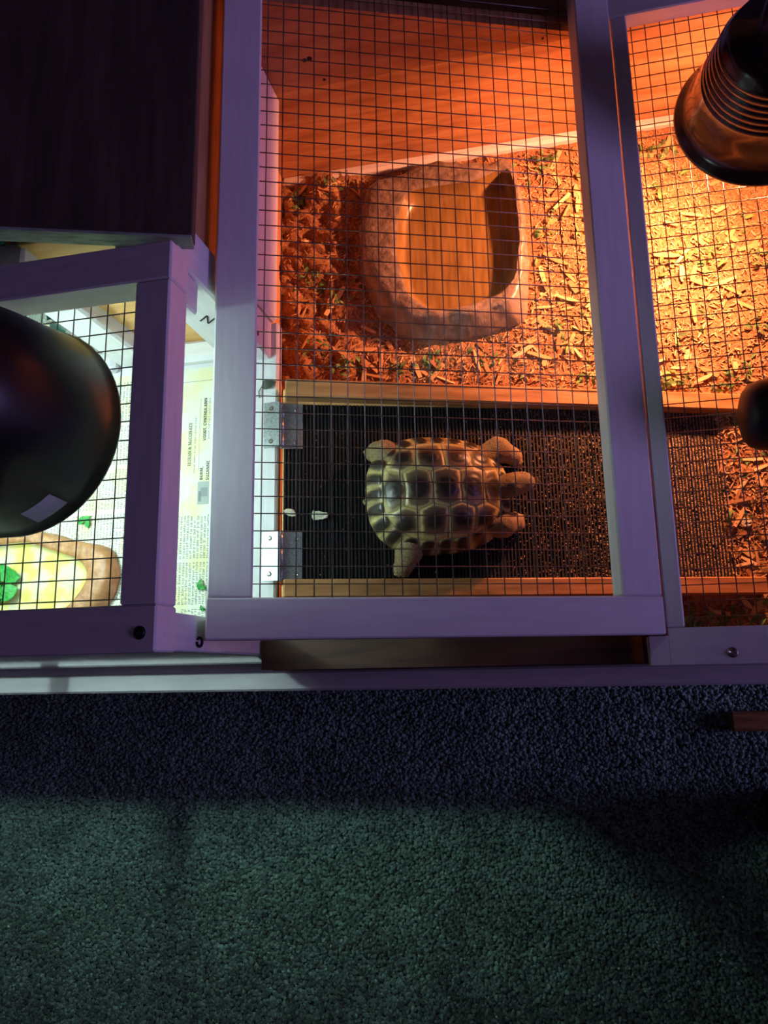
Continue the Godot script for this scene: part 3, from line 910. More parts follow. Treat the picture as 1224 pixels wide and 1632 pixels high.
func newspapers() -> void:
	var x0 := -0.640
	var x1 := -0.282
	var z0 := -0.294
	var z1 := -0.0435
	var w := 1536
	var h := int(w * (z1 - z0) / (x1 - x0))
	var im := Image.create(w, h, false, Image.FORMAT_RGB8)
	im.fill(Color(0.86, 0.86, 0.80))
	var s := w / (x1 - x0)
	var r := RandomNumberGenerator.new()
	r.seed = 77
	# patches where the sheet has yellowed
	var pn := FastNoiseLite.new()
	pn.seed = 78
	pn.frequency = 0.006
	for yy in range(0, h, 4):
		for xx in range(0, w, 4):
			var k := clampf(pn.get_noise_2d(xx, yy) * 1.6 + 0.4, 0.0, 1.0)
			im.fill_rect(Rect2i(xx, yy, 4, 4), Color(0.86, 0.86, 0.80).lerp(Color(0.86, 0.84, 0.66), k))
	# columns of print: lines run from the front edge to the back, successive lines towards the right
	var print_block := func(xa: float, xb: float, za: float, zb: float, lead: float, size: float, ink: Color) -> void:
		var x := xa
		while x < xb - lead:
			var z := zb
			var stop := za + (r.randf() * 0.25 * (zb - za) if r.randf() < 0.18 else 0.0)
			while z > stop + 0.0012:
				var letters := r.randi_range(2, 9)
				for q in letters:
					if z < stop + 0.001:
						break
					var px := int((x - x0) * s)
					var pz := int((z - z0) * s)
					var hh := int(size * s)
					var ww := maxi(int(size * 0.55 * s), 2)
					var up := int(hh * 0.45) if r.randf() < 0.25 else 0
					match r.randi_range(0, 3):
						0:
							im.fill_rect(Rect2i(px - up, pz - 1, hh + up, 2), ink)
							im.fill_rect(Rect2i(px, pz - ww, 2, ww), ink)
						1:
							im.fill_rect(Rect2i(px, pz - ww, 2, ww), ink)
							im.fill_rect(Rect2i(px + hh - 1, pz - ww, 2, ww), ink)
							im.fill_rect(Rect2i(px - up, pz - ww, hh + up, 2), ink)
						2:
							im.fill_rect(Rect2i(px, pz - 1, hh, 2), ink)
							im.fill_rect(Rect2i(px, pz - ww, hh, 2), ink)
						3:
							im.fill_rect(Rect2i(px, pz - ww / 2, hh, 2), ink)
							im.fill_rect(Rect2i(px + hh / 2, pz - ww, 2, ww), ink)
					z -= size * 0.85
				z -= size * 0.7
			x += lead
	var ink := Color(0.46, 0.47, 0.44)
	var pale := Color(0.60, 0.61, 0.58)
	# the block of notices at the right, as far as it can be made out
	print_block.call(-0.360, -0.341, -0.277, -0.218, 0.0030, 0.0015, pale)
	print_block.call(-0.360, -0.341, -0.214, -0.155, 0.0030, 0.0015, pale)
	print_block.call(-0.3295, -0.3255, -0.245, -0.188, 0.0030, 0.0014, pale)
	print_block.call(-0.3155, -0.3115, -0.262, -0.221, 0.0030, 0.0017, pale)
	for line in [[-0.3600, -0.2800, -0.2905, -0.2802], [-0.3262, -0.3255, -0.279, -0.266]]:
		pass
	im.fill_rect(Rect2i(int((-0.362 - x0) * s), int((-0.2805 - z0) * s), int(0.08 * s), 2), Color(0.55, 0.56, 0.54))
	im.fill_rect(Rect2i(int((-0.3245 - x0) * s), int((-0.262 - z0) * s), 2, int(0.072 * s)), Color(0.62, 0.63, 0.60))
	im.fill_rect(Rect2i(int((-0.3245 - x0) * s), int((-0.1793 - z0) * s), int(0.0118 * s), int(0.0222 * s)), Color(0.64, 0.66, 0.64))
	im.fill_rect(Rect2i(int((-0.3215 - x0) * s), int((-0.1735 - z0) * s), int(0.007 * s), int(0.009 * s)), Color(0.54, 0.56, 0.55))
	im.fill_rect(Rect2i(int((-0.3235 - x0) * s), int((-0.1700 - z0) * s), int(0.003 * s), int(0.010 * s)), Color(0.48, 0.50, 0.49))
	# plain columns
	for c in [[-0.148, -0.1065], [-0.103, -0.064], [-0.061, -0.0445]]:
		print_block.call(-0.368, -0.284, c[0], c[1], 0.0034, 0.0019, ink)
	for c in [[-0.288, -0.247], [-0.243, -0.203], [-0.199, -0.159], [-0.155, -0.115], [-0.111, -0.071], [-0.067, -0.0445]]:
		print_block.call(-0.636, -0.374, c[0], c[1], 0.0034, 0.0019, ink)
	var tex := ImageTexture.create_from_image(im)
	var m := flat(Color(1, 1, 1), 0.9)
	m.albedo_texture = tex
	var n := thing("newspaper_sheet", "printed newspaper sheet spread over the raised deck beneath the food dish", "newspaper", Vector3((x0 + x1) / 2, 0.3492, (z0 + z1) / 2))
	var o := org(n)
	var st := SurfaceTool.new()
	st.begin(Mesh.PRIMITIVE_TRIANGLES)
	st.set_smooth_group(0)
	var nx := 48
	var nzz := 34
	var ht := func(i: int, j: int) -> Vector3:
		var x := lerpf(x0, x1, float(i) / nx)
		var z := lerpf(z0, z1, float(j) / nzz)
		return Vector3(x, 0.3502 + 0.0003 * sin(x * 60.0 + z * 25.0), z) - o
	for i in nx:
		for j in nzz:
			for q in [[0, 0], [1, 0], [1, 1], [0, 0], [1, 1], [0, 1]]:
				st.set_uv(Vector2(float(i + q[0]) / nx, float(j + q[1]) / nzz))
				st.add_vertex(ht.call(i + q[0], j + q[1]))
	st.generate_normals()
	put(n, "printed_page", st.commit(), m)
	# the edge of the folded sheets under the page
	box(n, "under_page", Vector3(x0 + 0.002, 0.3491, z0 + 0.0005), Vector3(x1 - 0.0008, 0.3498, z1 - 0.0005), flat(Color(0.80, 0.80, 0.72), 0.9), 0.0001)
	var flatly := Basis(Vector3(0, 0, -1), Vector3(-1, 0, 0), Vector3(0, 1, 0))
	for t in [["VOIGT, CYNTHIA ANN", -0.3190, -0.2409, 0.0030, "Droid Sans", true], ["HORAN & McCONATY", -0.3340, -0.2170, 0.0030, "Droid Serif", false], ["BURM,", -0.3212, -0.1872, 0.0030, "Droid Sans", true], ["SUZANNE", -0.3148, -0.1897, 0.0030, "Droid Sans", true]]:
		var tm := text_mesh(t[0], t[3], t[4])
		tm.depth = 0.0001
		if t[5]:
			tm.font.font_weight = 700
		var p := put(n, "printed_word", tm, M.ink)
		p.transform = Transform3D(flatly, Vector3(t[1], 0.35065, t[2]) - o)

# ---------------------------------------------------------------- tortoise

func capsule_sd(p: Vector3, a: Vector3, b: Vector3, ra: float, rb: float) -> float:
	var ab := b - a
	var t := clampf((p - a).dot(ab) / ab.length_squared(), 0.0, 1.0)
	return (p - a - ab * t).length() - lerpf(ra, rb, t)

func surface_net(bones: Array, blend: float, lo: Vector3, hi: Vector3, cell: float, wrinkle: FastNoiseLite, amp: float) -> ArrayMesh:
	var n := Vector3i(((hi - lo) / cell).ceil()) + Vector3i.ONE
	var field := PackedFloat32Array()
	field.resize(n.x * n.y * n.z)
	for z in n.z:
		for y in n.y:
			for x in n.x:
				var p := lo + Vector3(x, y, z) * cell
				var d := 1.0
				for b in bones:
					var q: float = capsule_sd(p, b[0], b[1], b[2], b[3])
					var k := clampf(0.5 + 0.5 * (q - d) / blend, 0.0, 1.0)
					d = lerpf(q, d, k) - blend * k * (1.0 - k)
				if absf(d) < 3.0 * cell:
					d += wrinkle.get_noise_3dv(p) * amp
				field[x + n.x * (y + n.y * z)] = d
	var vert := {}
	var pts := PackedVector3Array()
	for z in n.z - 1:
		for y in n.y - 1:
			for x in n.x - 1:
				var sum := Vector3.ZERO
				var cnt := 0
				var vals := []
				for k in 8:
					vals.append(field[(x + (k & 1)) + n.x * ((y + ((k >> 1) & 1)) + n.y * (z + (k >> 2)))])
				for e in [[0, 1], [2, 3], [4, 5], [6, 7], [0, 2], [1, 3], [4, 6], [5, 7], [0, 4], [1, 5], [2, 6], [3, 7]]:
					var a: float = vals[e[0]]
					var b: float = vals[e[1]]
					if (a < 0.0) != (b < 0.0):
						var t := a / (a - b)
						var pa := Vector3(e[0] & 1, (e[0] >> 1) & 1, e[0] >> 2)
						var pb := Vector3(e[1] & 1, (e[1] >> 1) & 1, e[1] >> 2)
						sum += pa.lerp(pb, t)
						cnt += 1
				if cnt:
					vert[x + n.x * (y + n.y * z)] = pts.size()
					pts.append(lo + (Vector3(x, y, z) + sum / cnt) * cell)
	var st := begin(true)
	var dirs := [Vector3i(1, 0, 0), Vector3i(0, 1, 0), Vector3i(0, 0, 1)]
	for z in range(1, n.z - 1):
		for y in range(1, n.y - 1):
			for x in range(1, n.x - 1):
				var a := field[x + n.x * (y + n.y * z)]
				for k in 3:
					var d: Vector3i = dirs[k]
					var b := field[(x + d.x) + n.x * ((y + d.y) + n.y * (z + d.z))]
					if (a < 0.0) == (b < 0.0):
						continue
					var u: Vector3i = dirs[(k + 1) % 3]
					var v: Vector3i = dirs[(k + 2) % 3]
					var id := func(q: Vector3i) -> int: return q.x + n.x * (q.y + n.y * q.z)
					var c := Vector3i(x, y, z)
					var keys := [id.call(c), id.call(c - u), id.call(c - u - v), id.call(c - v)]
					var ok := true
					for q in keys:
						ok = ok and vert.has(q)
					if ok:
						var out := Vector3(d) * (1.0 if a < 0.0 else -1.0)
						quad(st, pts[vert[keys[0]]], pts[vert[keys[1]]], pts[vert[keys[2]]], pts[vert[keys[3]]], out)
	return done(st)

func tortoise() -> void:
	var x := -0.105
	var t := thing("tortoise", "small tortoise with a yellow and brown patterned shell walking down the ramp", "tortoise", Vector3(x, ramp_y(x) + 0.0012, -0.158))
	t.rotation = Vector3(0, 0, -RAMP_TILT)
	t.rotate_object_local(Vector3.UP, 0.045)
	var bones := [
		[Vector3(-0.036, 0.020, 0), Vector3(0.036, 0.020, 0), 0.0165, 0.0165],
		[Vector3(-0.030, 0.020, -0.024), Vector3(0.030, 0.020, -0.024), 0.015, 0.015],
		[Vector3(-0.030, 0.020, 0.024), Vector3(0.030, 0.020, 0.024), 0.015, 0.015],
		[Vector3(0.045, 0.024, -0.001), Vector3(0.066, 0.027, -0.004), 0.012, 0.0090],
		[Vector3(0.066, 0.0275, -0.004), Vector3(0.0765, 0.0275, -0.006), 0.0108, 0.0092],
		[Vector3(0.0765, 0.0265, -0.006), Vector3(0.0835, 0.0235, -0.0065), 0.0080, 0.0050],
		[Vector3(0.040, 0.020, -0.030), Vector3(0.058, 0.0185, -0.040), 0.012, 0.0112],
		[Vector3(0.058, 0.0185, -0.040), Vector3(0.074, 0.0085, -0.037), 0.0108, 0.0085],
		[Vector3(0.040, 0.020, 0.028), Vector3(0.056, 0.0185, 0.031), 0.012, 0.0112],
		[Vector3(0.056, 0.0185, 0.031), Vector3(0.070, 0.0085, 0.026), 0.0108, 0.0085],
		[Vector3(-0.036, 0.020, -0.030), Vector3(-0.048, 0.014, -0.041), 0.013, 0.012],
		[Vector3(-0.048, 0.014, -0.041), Vector3(-0.054, 0.0095, -0.044), 0.0115, 0.0095],
		[Vector3(-0.028, 0.020, 0.034), Vector3(-0.031, 0.014, 0.050), 0.013, 0.0118],
		[Vector3(-0.031, 0.014, 0.050), Vector3(-0.035, 0.0095, 0.061), 0.0115, 0.0092],
		[Vector3(-0.055, 0.018, 0.001), Vector3(-0.068, 0.012, 0.003), 0.0062, 0.003],
	]
	# claws
	for f in [[Vector3(0.080, 0.0035, -0.036), Vector3(1, -0.1, 0.05)], [Vector3(0.076, 0.0035, 0.026), Vector3(1, -0.1, 0.0)], [Vector3(-0.058, 0.0035, -0.047), Vector3(-0.6, -0.1, -0.7)], [Vector3(-0.037, 0.0035, 0.067), Vector3(-0.2, -0.1, 1)]]:
		for k in 4:
			var dv: Vector3 = f[1].normalized()
			var side := dv.cross(Vector3.UP).normalized() * (k - 1.5) * 0.0042
			bones.append([f[0] + side - dv * 0.003, f[0] + side + dv * 0.004, 0.0021, 0.0008])
	var wr := FastNoiseLite.new()
	wr.seed = 4
	wr.frequency = 160.0
	var body := put(t, "body", surface_net(bones, 0.006, Vector3(-0.082, -0.003, -0.064), Vector3(0.096, 0.046, 0.078), 0.0022, wr, 0.0011), M.skin)
	for s in [-1.0, 1.0]:
		put(body, "eye", lathe([Vector2(0, 0.0016), Vector2(0.0011, 0.0011), Vector2(0.0016, 0), Vector2(0.0011, -0.0011), Vector2(0, -0.0016)], 12), M.eye, Vector3(0.0765, 0.0305, -0.006 + s * 0.0082))
	# carapace with sunken seams between the scutes
	var a := 0.0655
	var b := 0.0535
	var centres := []
	for q in [-0.70, -0.36, 0.02, 0.38, 0.70]:
		centres.append(Vector2(q, 0.0))
	for q in [-0.52, -0.17, 0.21, 0.53]:
		centres.append(Vector2(q, 0.52))
		centres.append(Vector2(q, -0.52))
	var nz := FastNoiseLite.new()
	nz.seed = 61
	nz.frequency = 5.0
	nz.fractal_octaves = 3
	var nr := 80
	var nf := 200
	var verts := []
	var cols := []
	for i in nr + 1:
		var r := float(i) / nr
		var row := []
		var crow := []
		for j in nf:
			var th := TAU * j / nf
			var u := r * cos(th)
			var v := r * sin(th)
			# wider behind, straighter sides
			var wide := 1.0 - 0.07 * u
			var sq := pow(pow(absf(cos(th)), 2.5) + pow(absf(sin(th)), 2.5), -1.0 / 2.5)
			var edge := 1.0
			var d1 := 9.0
			var ph := 0.0
			if r > 0.83:
				var seg := 24.0
				var f := fposmod(th / TAU * seg + 0.5, 1.0)
				edge = minf(minf(f, 1.0 - f) * TAU / seg, (r - 0.83)) * 1.3
				d1 = Vector2((f - 0.5) * 0.22, r - 0.90).length() * 1.6
				ph = floor(th / TAU * seg + 0.5)
			else:
				var d2 := 9.0
				for q in centres.size():
					var c: Vector2 = centres[q]
					var dd := Vector2((u - c.x) * 1.0, (v - c.y) * (0.80 if q < 5 else 0.95)).length() + (0.0 if q < 5 else 0.02)
					if dd < d1:
						d2 = d1
						d1 = dd
						ph = q
					elif dd < d2:
						d2 = dd
				edge = minf(d2 - d1, 0.83 - r)
			var yy := 0.0130 + 0.0375 * pow(maxf(1.0 - pow(r, 2.3), 0.0), 0.62)
			yy -= 0.0011 * (1.0 - smoothstep(0.0, 0.05, edge))
			yy += 0.0016 * (1.0 - smoothstep(0.0, 0.22, d1)) + 0.00012 * sin(d1 * 75.0)
			yy -= 0.002 * maxf(cos(th), 0.0) * smoothstep(0.85, 1.0, r)
			var flare := 1.0 + 0.03 * smoothstep(0.9, 1.0, r)
			row.append(Vector3(u * a * sq * flare, yy, v * b * sq * wide * flare))
			var blot := nz.get_noise_3d(u * 1.5, v * 1.5, ph * 3.7)
			var yellow := Color(0.66, 0.55, 0.21)
			var brown := Color(0.17, 0.115, 0.06)
			var dark := Color(0.030, 0.022, 0.016)
			var band := 1.0 - smoothstep(0.025, 0.105 + 0.05 * blot, edge)
			var col := brown.lerp(yellow, band)
			var core := 1.0 - smoothstep(0.09, 0.19 + 0.05 * blot, d1 + 0.05 * blot)
			col = col.lerp(dark, core)
			col = col.lerp(Color(0.10, 0.075, 0.04), 0.7 * (1.0 - smoothstep(0.0, 0.02, edge)))
			var k := 0.85 + 0.3 * nz.get_noise_2d(u * 9.0, v * 9.0)
			crow.append(Color(col.r * k, col.g * k, col.b * k))
		verts.append(row)
		cols.append(crow)
	var st := SurfaceTool.new()
	st.begin(Mesh.PRIMITIVE_TRIANGLES)
	st.set_smooth_group(0)
	for i in nr:
		for j in nf:
			var j2 := (j + 1) % nf
			var idx := [[i, j], [i, j2], [i + 1, j2], [i, j], [i + 1, j2], [i + 1, j]]
			if i == 0:
				idx = idx.slice(3)
				idx[1] = [1, j2]
				idx[2] = [1, j]
			var tris := [idx.slice(0, 3), idx.slice(3, 6)]
			for q in tris:
				if q.size() < 3:
					continue
				var va: Vector3 = verts[q[0][0]][q[0][1]]
				var vb: Vector3 = verts[q[1][0]][q[1][1]]
				var vc: Vector3 = verts[q[2][0]][q[2][1]]
				var order := [0, 1, 2]
				if (vc - va).cross(vb - va).y < 0.0:
					order = [0, 2, 1]
				for w in order:
					st.set_color(cols[q[w][0]][q[w][1]])
					st.add_vertex(verts[q[w][0]][q[w][1]])
	# turned-under rim
	for j in nf:
		var j2 := (j + 1) % nf
		var va: Vector3 = verts[nr][j]
		var vb: Vector3 = verts[nr][j2]
		var ua := Vector3(va.x * 0.95, va.y - 0.004, va.z * 0.95)
		var ub := Vector3(vb.x * 0.95, vb.y - 0.004, vb.z * 0.95)
		st.set_color(Color(0.30, 0.24, 0.10))
		tri(st, va, vb, ub, va)
		tri(st, va, ub, ua, va)
	st.generate_normals()
	put(t, "carapace", st.commit(), M.shell)

# ---------------------------------------------------------------- bedding, chips

func bed_y(x: float, z: float) -> float:
	var y := 0.2045 + 0.0040 * bed_noise.get_noise_2d(x, z) + 0.0012 * fine_noise.get_noise_2d(x, z)
	# loose heaps in the back left corner
	var heap := smoothstep(-0.16, -0.25, x) * smoothstep(-0.30, -0.36, z)
	y += heap * (0.009 + 0.013 * bed_noise.get_noise_2d(x * 0.9 + 3.0, z * 0.9))
	y += heap * 0.0075 * lump_noise.get_noise_2d(x, z)
	y += 0.0012 * lump_noise.get_noise_2d(x + 5.0, z)
	# dragged up over the lower end of the ramp
	if x > 0.12 and z > -0.268 and z < -0.062:
		var k := smoothstep(0.13, 0.20, x) * smoothstep(-0.268, -0.255, z) * smoothstep(-0.062, -0.075, z)
		y = maxf(y, ramp_y(x) - 0.0045 + 0.0095 * k + 0.004 * bed_noise.get_noise_2d(x * 1.7, z * 1.7))
	return y

var chip_meshes := []

func chip_mesh(k: int) -> ArrayMesh:
	var r := RandomNumberGenerator.new()
	r.seed = 500 + k
	var st := begin()
	var n := 4
	var top := []
	var bot := []
	var bend := r.randf_range(-0.12, 0.12)
	for i in n + 1:
		var t := float(i) / n - 0.5
		var w := 0.5 * (1.0 - 0.55 * pow(absf(t) * 2.0, 2.0) * r.randf_range(0.3, 1.2))
		var y := bend * (0.25 - t * t) * 4.0
		var sk := r.randf_range(-0.15, 0.15)
		top.append([Vector3(t, y + 0.5, -w + sk * 0.4), Vector3(t, y + 0.5, w + sk * 0.4)])
		bot.append([Vector3(t, y - 0.5, -w + sk * 0.4), Vector3(t, y - 0.5, w + sk * 0.4)])
	for i in n:
		quad(st, top[i][0], top[i + 1][0], top[i + 1][1], top[i][1], Vector3.UP)
		quad(st, bot[i][0], bot[i + 1][0], bot[i + 1][1], bot[i][1], Vector3.DOWN)
		quad(st, top[i][0], top[i + 1][0], bot[i + 1][0], bot[i][0], Vector3(0, 0, -1))
		quad(st, top[i][1], top[i + 1][1], bot[i + 1][1], bot[i][1], Vector3(0, 0, 1))
	quad(st, top[0][0], top[0][1], bot[0][1], bot[0][0], Vector3(-1, 0, 0))
	quad(st, top[n][0], top[n][1], bot[n][1], bot[n][0], Vector3(1, 0, 0))
	return done(st)

func free_spot(x: float, z: float) -> bool:
	# not under the bowl, and not under the raised part of the ramp
	if Vector2((x + 0.098) / 0.100, (z + 0.463) / 0.112).length() < 1.0:
		return false
	if z > -0.275 and z < -0.060 and x < 0.165:
		return false
	return x > -0.288 and x < 0.47 and z > -0.576 and z < -0.034

func bedding() -> void:
	var st := begin(true)
	var s := 0.0045
	var nx := int(0.78 / s)
	var nzz := int(0.556 / s)
	var x0 := -0.2945
	var z0 := -0.586
	for i in nx:
		for j in nzz:
			var xa := x0 + i * s
			var za := z0 + j * s
			var p := Vector3(xa, bed_y(xa, za), za)
			var q := Vector3(xa + s, bed_y(xa + s, za), za)
			var u := Vector3(xa + s, bed_y(xa + s, za + s), za + s)
			var v := Vector3(xa, bed_y(xa, za + s), za + s)
			quad(st, p, q, u, v, Vector3.UP)
	var bed := put(self, "bedding", done(st), M.soil)
	bed.set_meta("kind", "stuff")
	bed.set_meta("label", "loose tan ground bedding covering the lower enclosure's floor")
	bed.set_meta("category", "bedding")
	for k in 8:
		chip_meshes.append(chip_mesh(k))
	# the largest chips, placed one by one
	var big := [[0.122, -0.429, 0.149, -0.425], [0.154, -0.474, 0.178, -0.467], [0.196, -0.462, 0.211, -0.469], [0.173, -0.386, 0.201, -0.393], [0.19, -0.373, 0.209, -0.381], [0.15, -0.283, 0.167, -0.290], [0.158, -0.298, 0.173, -0.288], [0.185, -0.224, 0.198, -0.238], [0.137, -0.468, 0.15, -0.46], [0.122, -0.292, 0.135, -0.293], [-0.24, -0.403, -0.218, -0.437], [-0.124, -0.343, -0.111, -0.327], [-0.142, -0.345, -0.133, -0.319], [0.156, -0.396, 0.174, -0.39], [-0.2, -0.348, -0.189, -0.336], [0.19, -0.301, 0.19, -0.29], [0.199, -0.283, 0.212, -0.277], [0.141, -0.052, 0.16, -0.048], [0.172, -0.050, 0.191, -0.052], [0.016, -0.526, 0.04, -0.529], [0.025, -0.49, 0.010, -0.481], [0.034, -0.432, 0.015, -0.442], [0.02, -0.397, 0.042, -0.386], [-0.015, -0.335, 0.01, -0.325], [0.175, -0.164, 0.189, -0.179]]
	var done_count := 0
	for c in big:
		wood_chip(Vector2(c[0], c[1]), Vector2(c[2], c[3]), rng.randf_range(0.0035, 0.0065))
		done_count += 1
	for k in 26:
		var c := Vector2(rng.randf_range(0.176, 0.255), rng.randf_range(-0.255, -0.07))
		var d := Vector2.from_angle(rng.randf() * TAU) * rng.randf_range(0.004, 0.010)
		wood_chip(c - d, c + d, rng.randf_range(0.0018, 0.0045))
		done_count += 1
	var clump := FastNoiseLite.new()
	clump.seed = 71
	clump.frequency = 9.0
	var tries := 0
	while done_count < 290 and tries < 6000:
		tries += 1
		var x := rng.randf_range(-0.285, 0.255)
		var z := rng.randf_range(-0.57, -0.04)
		if not free_spot(x, z) or clump.get_noise_2d(x, z) < rng.randf_range(-0.35, 0.35):
			continue
		if x < -0.2 and rng.randf() < 0.65:
			continue
		var ang := rng.randf() * TAU
		var len := rng.randf_range(0.010, 0.027)
		var d := Vector2(cos(ang), sin(ang)) * len * 0.5
		if not free_spot(x + d.x, z + d.y) or not free_spot(x - d.x, z - d.y):
			continue
		wood_chip(Vector2(x, z) - d, Vector2(x, z) + d, rng.randf_range(0.0018, 0.0056))
		done_count += 1
	# the small shavings: past counting
	var spots := []
	tries = 0
	while spots.size() < 9000 and tries < 60000:
		tries += 1
		var x := rng.randf_range(-0.289, 0.46 if rng.randf() < 0.25 else 0.26)
		var z := rng.randf_range(-0.578, -0.033)
		if free_spot(x, z) and not (x < -0.18 and rng.randf() < 0.6):
			spots.append(Vector2(x, z))
	for k in 1500:
		spots.append(Vector2(rng.randf_range(0.165, 0.27), rng.randf_range(-0.262, -0.066)))
	var mm := MultiMesh.new()
	mm.transform_format = MultiMesh.TRANSFORM_3D
	mm.use_colors = true
	mm.mesh = chip_meshes[2]
	mm.instance_count = spots.size()
	for i in spots.size():
		var p: Vector2 = spots[i]
		var len := rng.randf_range(0.0025, 0.0095)
		var b := Basis.from_euler(Vector3(rng.randf_range(-0.5, 0.5), rng.randf() * TAU, rng.randf_range(-0.45, 0.45))) * Basis.from_scale(Vector3(len, 0.0005, rng.randf_range(0.0006, 0.0018)))
		mm.set_instance_transform(i, Transform3D(b, Vector3(p.x, bed_y(p.x, p.y) + rng.randf_range(0.0002, 0.0016), p.y)))
		var tone := rng.randf_range(0.55, 1.25)
		mm.set_instance_color(i, Color(0.46 * tone, 0.29 * tone, 0.15 * tone))
	var sh := MultiMeshInstance3D.new()
	sh.name = "wood_shavings"
	sh.multimesh = mm
	sh.material_override = M.tinted
	sh.set_meta("kind", "stuff")
	sh.set_meta("label", "fine pale wood shavings mixed into the lower enclosure's bedding")
	sh.set_meta("category", "shavings")
	add_child(sh)
	# grit caught between the ribs of the mat, thicker towards the foot of the ramp
	spots = []
	tries = 0
	while spots.size() < 15000 and tries < 160000:
		tries += 1
		var x := rng.randf_range(-0.235, 0.18)
		var z := rng.randf_range(-0.2475, -0.0835)
		if rng.randf() < pow(smoothstep(-0.22, 0.16, x), 2.6) + 0.012:
			spots.append(Vector2(x, z))
	for k in 6000:
		var x := 0.172 - 0.085 * pow(rng.randf(), 1.6)
		spots.append(Vector2(x, rng.randf_range(-0.2475, -0.0835)))
	var gm := MultiMesh.new()
	gm.transform_format = MultiMesh.TRANSFORM_3D
	gm.use_colors = true
	gm.mesh = bevel_box(Vector3(1, 1, 1), 0.28)
	gm.instance_count = spots.size()
	for i in spots.size():
		var p: Vector2 = spots[i]
		var k := rng.randf_range(0.00035, 0.0011)
		# most grains settle in the grooves
		var run: float = (p.x + 0.2415) / cos(RAMP_TILT)
		var slot := floorf((run - 0.002) / 0.0034) * 0.0034 + 0.002 + 0.0030
		if rng.randf() < 0.6:
			p.x = slot * cos(RAMP_TILT) - 0.2415
		var b := Basis.from_euler(Vector3(rng.randf() * 3.0, rng.randf() * 3.0, rng.randf() * 3.0)) * Basis.from_scale(Vector3(k, k * rng.randf_range(0.5, 1.0), k * rng.randf_range(0.6, 1.6)))
		gm.set_instance_transform(i, Transform3D(b, Vector3(p.x, ramp_y(p.x) - 0.0006 + k * 0.3, p.y)))
		var tone := rng.randf_range(0.5, 1.3)
		gm.set_instance_color(i, Color(0.60 * tone, 0.44 * tone, 0.26 * tone))
	var gr := MultiMeshInstance3D.new()
	gr.name = "grit"
	gr.multimesh = gm
	gr.material_override = M.tinted
	gr.set_meta("kind", "stuff")
	gr.set_meta("label", "fine tan grit lodged between the ramp mat's black ribs")
	gr.set_meta("category", "grit")
	add_child(gr)

var chip_number := 0
func wood_chip(a: Vector2, b: Vector2, width: float) -> void:
	var mid := (a + b) * 0.5
	var len := (b - a).length()
	var ya := bed_y(a.x, a.y)
	var yb := bed_y(b.x, b.y)
	var o := put(self, "wood_chip", chip_meshes[chip_number % 8], M["chip%d" % [[0, 1, 0, 3, 2, 1, 0][chip_number % 7]]])
	chip_number += 1
	var th := rng.randf_range(0.0008, 0.0017)
	var y := maxf((ya + yb) * 0.5, bed_y(mid.x, mid.y)) + th * 0.5 + rng.randf_range(0.0, 0.0012)
	var pitch := atan2(yb - ya, len) + rng.randf_range(-0.06, 0.06)
	var bs := Basis(Vector3.UP, -atan2(b.y - a.y, b.x - a.x)) * Basis(Vector3.BACK, pitch) * Basis(Vector3.RIGHT, rng.randf_range(-0.25, 0.25))
	o.transform = Transform3D(bs * Basis.from_scale(Vector3(len, th, width)), Vector3(mid.x, y, mid.y))
	var tone: String = ["tan", "pale yellow", "tan", "cream", "brown", "pale yellow", "tan"][(chip_number - 1) % 7]
	var shape := "long" if len > 0.021 else "short" if len < 0.015 else "middling"
	var broad := "broad" if width > 0.0042 else "thin" if width < 0.0028 else "narrow"
	var where := "right of the ramp's foot"
	if mid.y > -0.06:
		where = "in front of the ramp's front rail"
	elif mid.y < -0.27 and mid.x < -0.19:
		where = "left of the resin bowl"
	elif mid.y < -0.27 and mid.x > 0.088:
		where = "below the level lid, towards the heat lamp" if mid.y < -0.42 else "below the level lid, behind the ramp"
	elif mid.y < -0.27 and mid.y > -0.36:
		where = "between the resin bowl and the ramp" if mid.x < 0.0 else "behind the ramp, right of the bowl's front"
	elif mid.y < -0.27:
		where = "right of the resin bowl" if mid.x > -0.05 else "beside the resin bowl's back"
	tag(o, "%s %s %s wood chip on bedding %s" % [shape, broad, tone, where], "wood chip", "wood chips on the bedding")

# ---------------------------------------------------------------- greens, crumbs

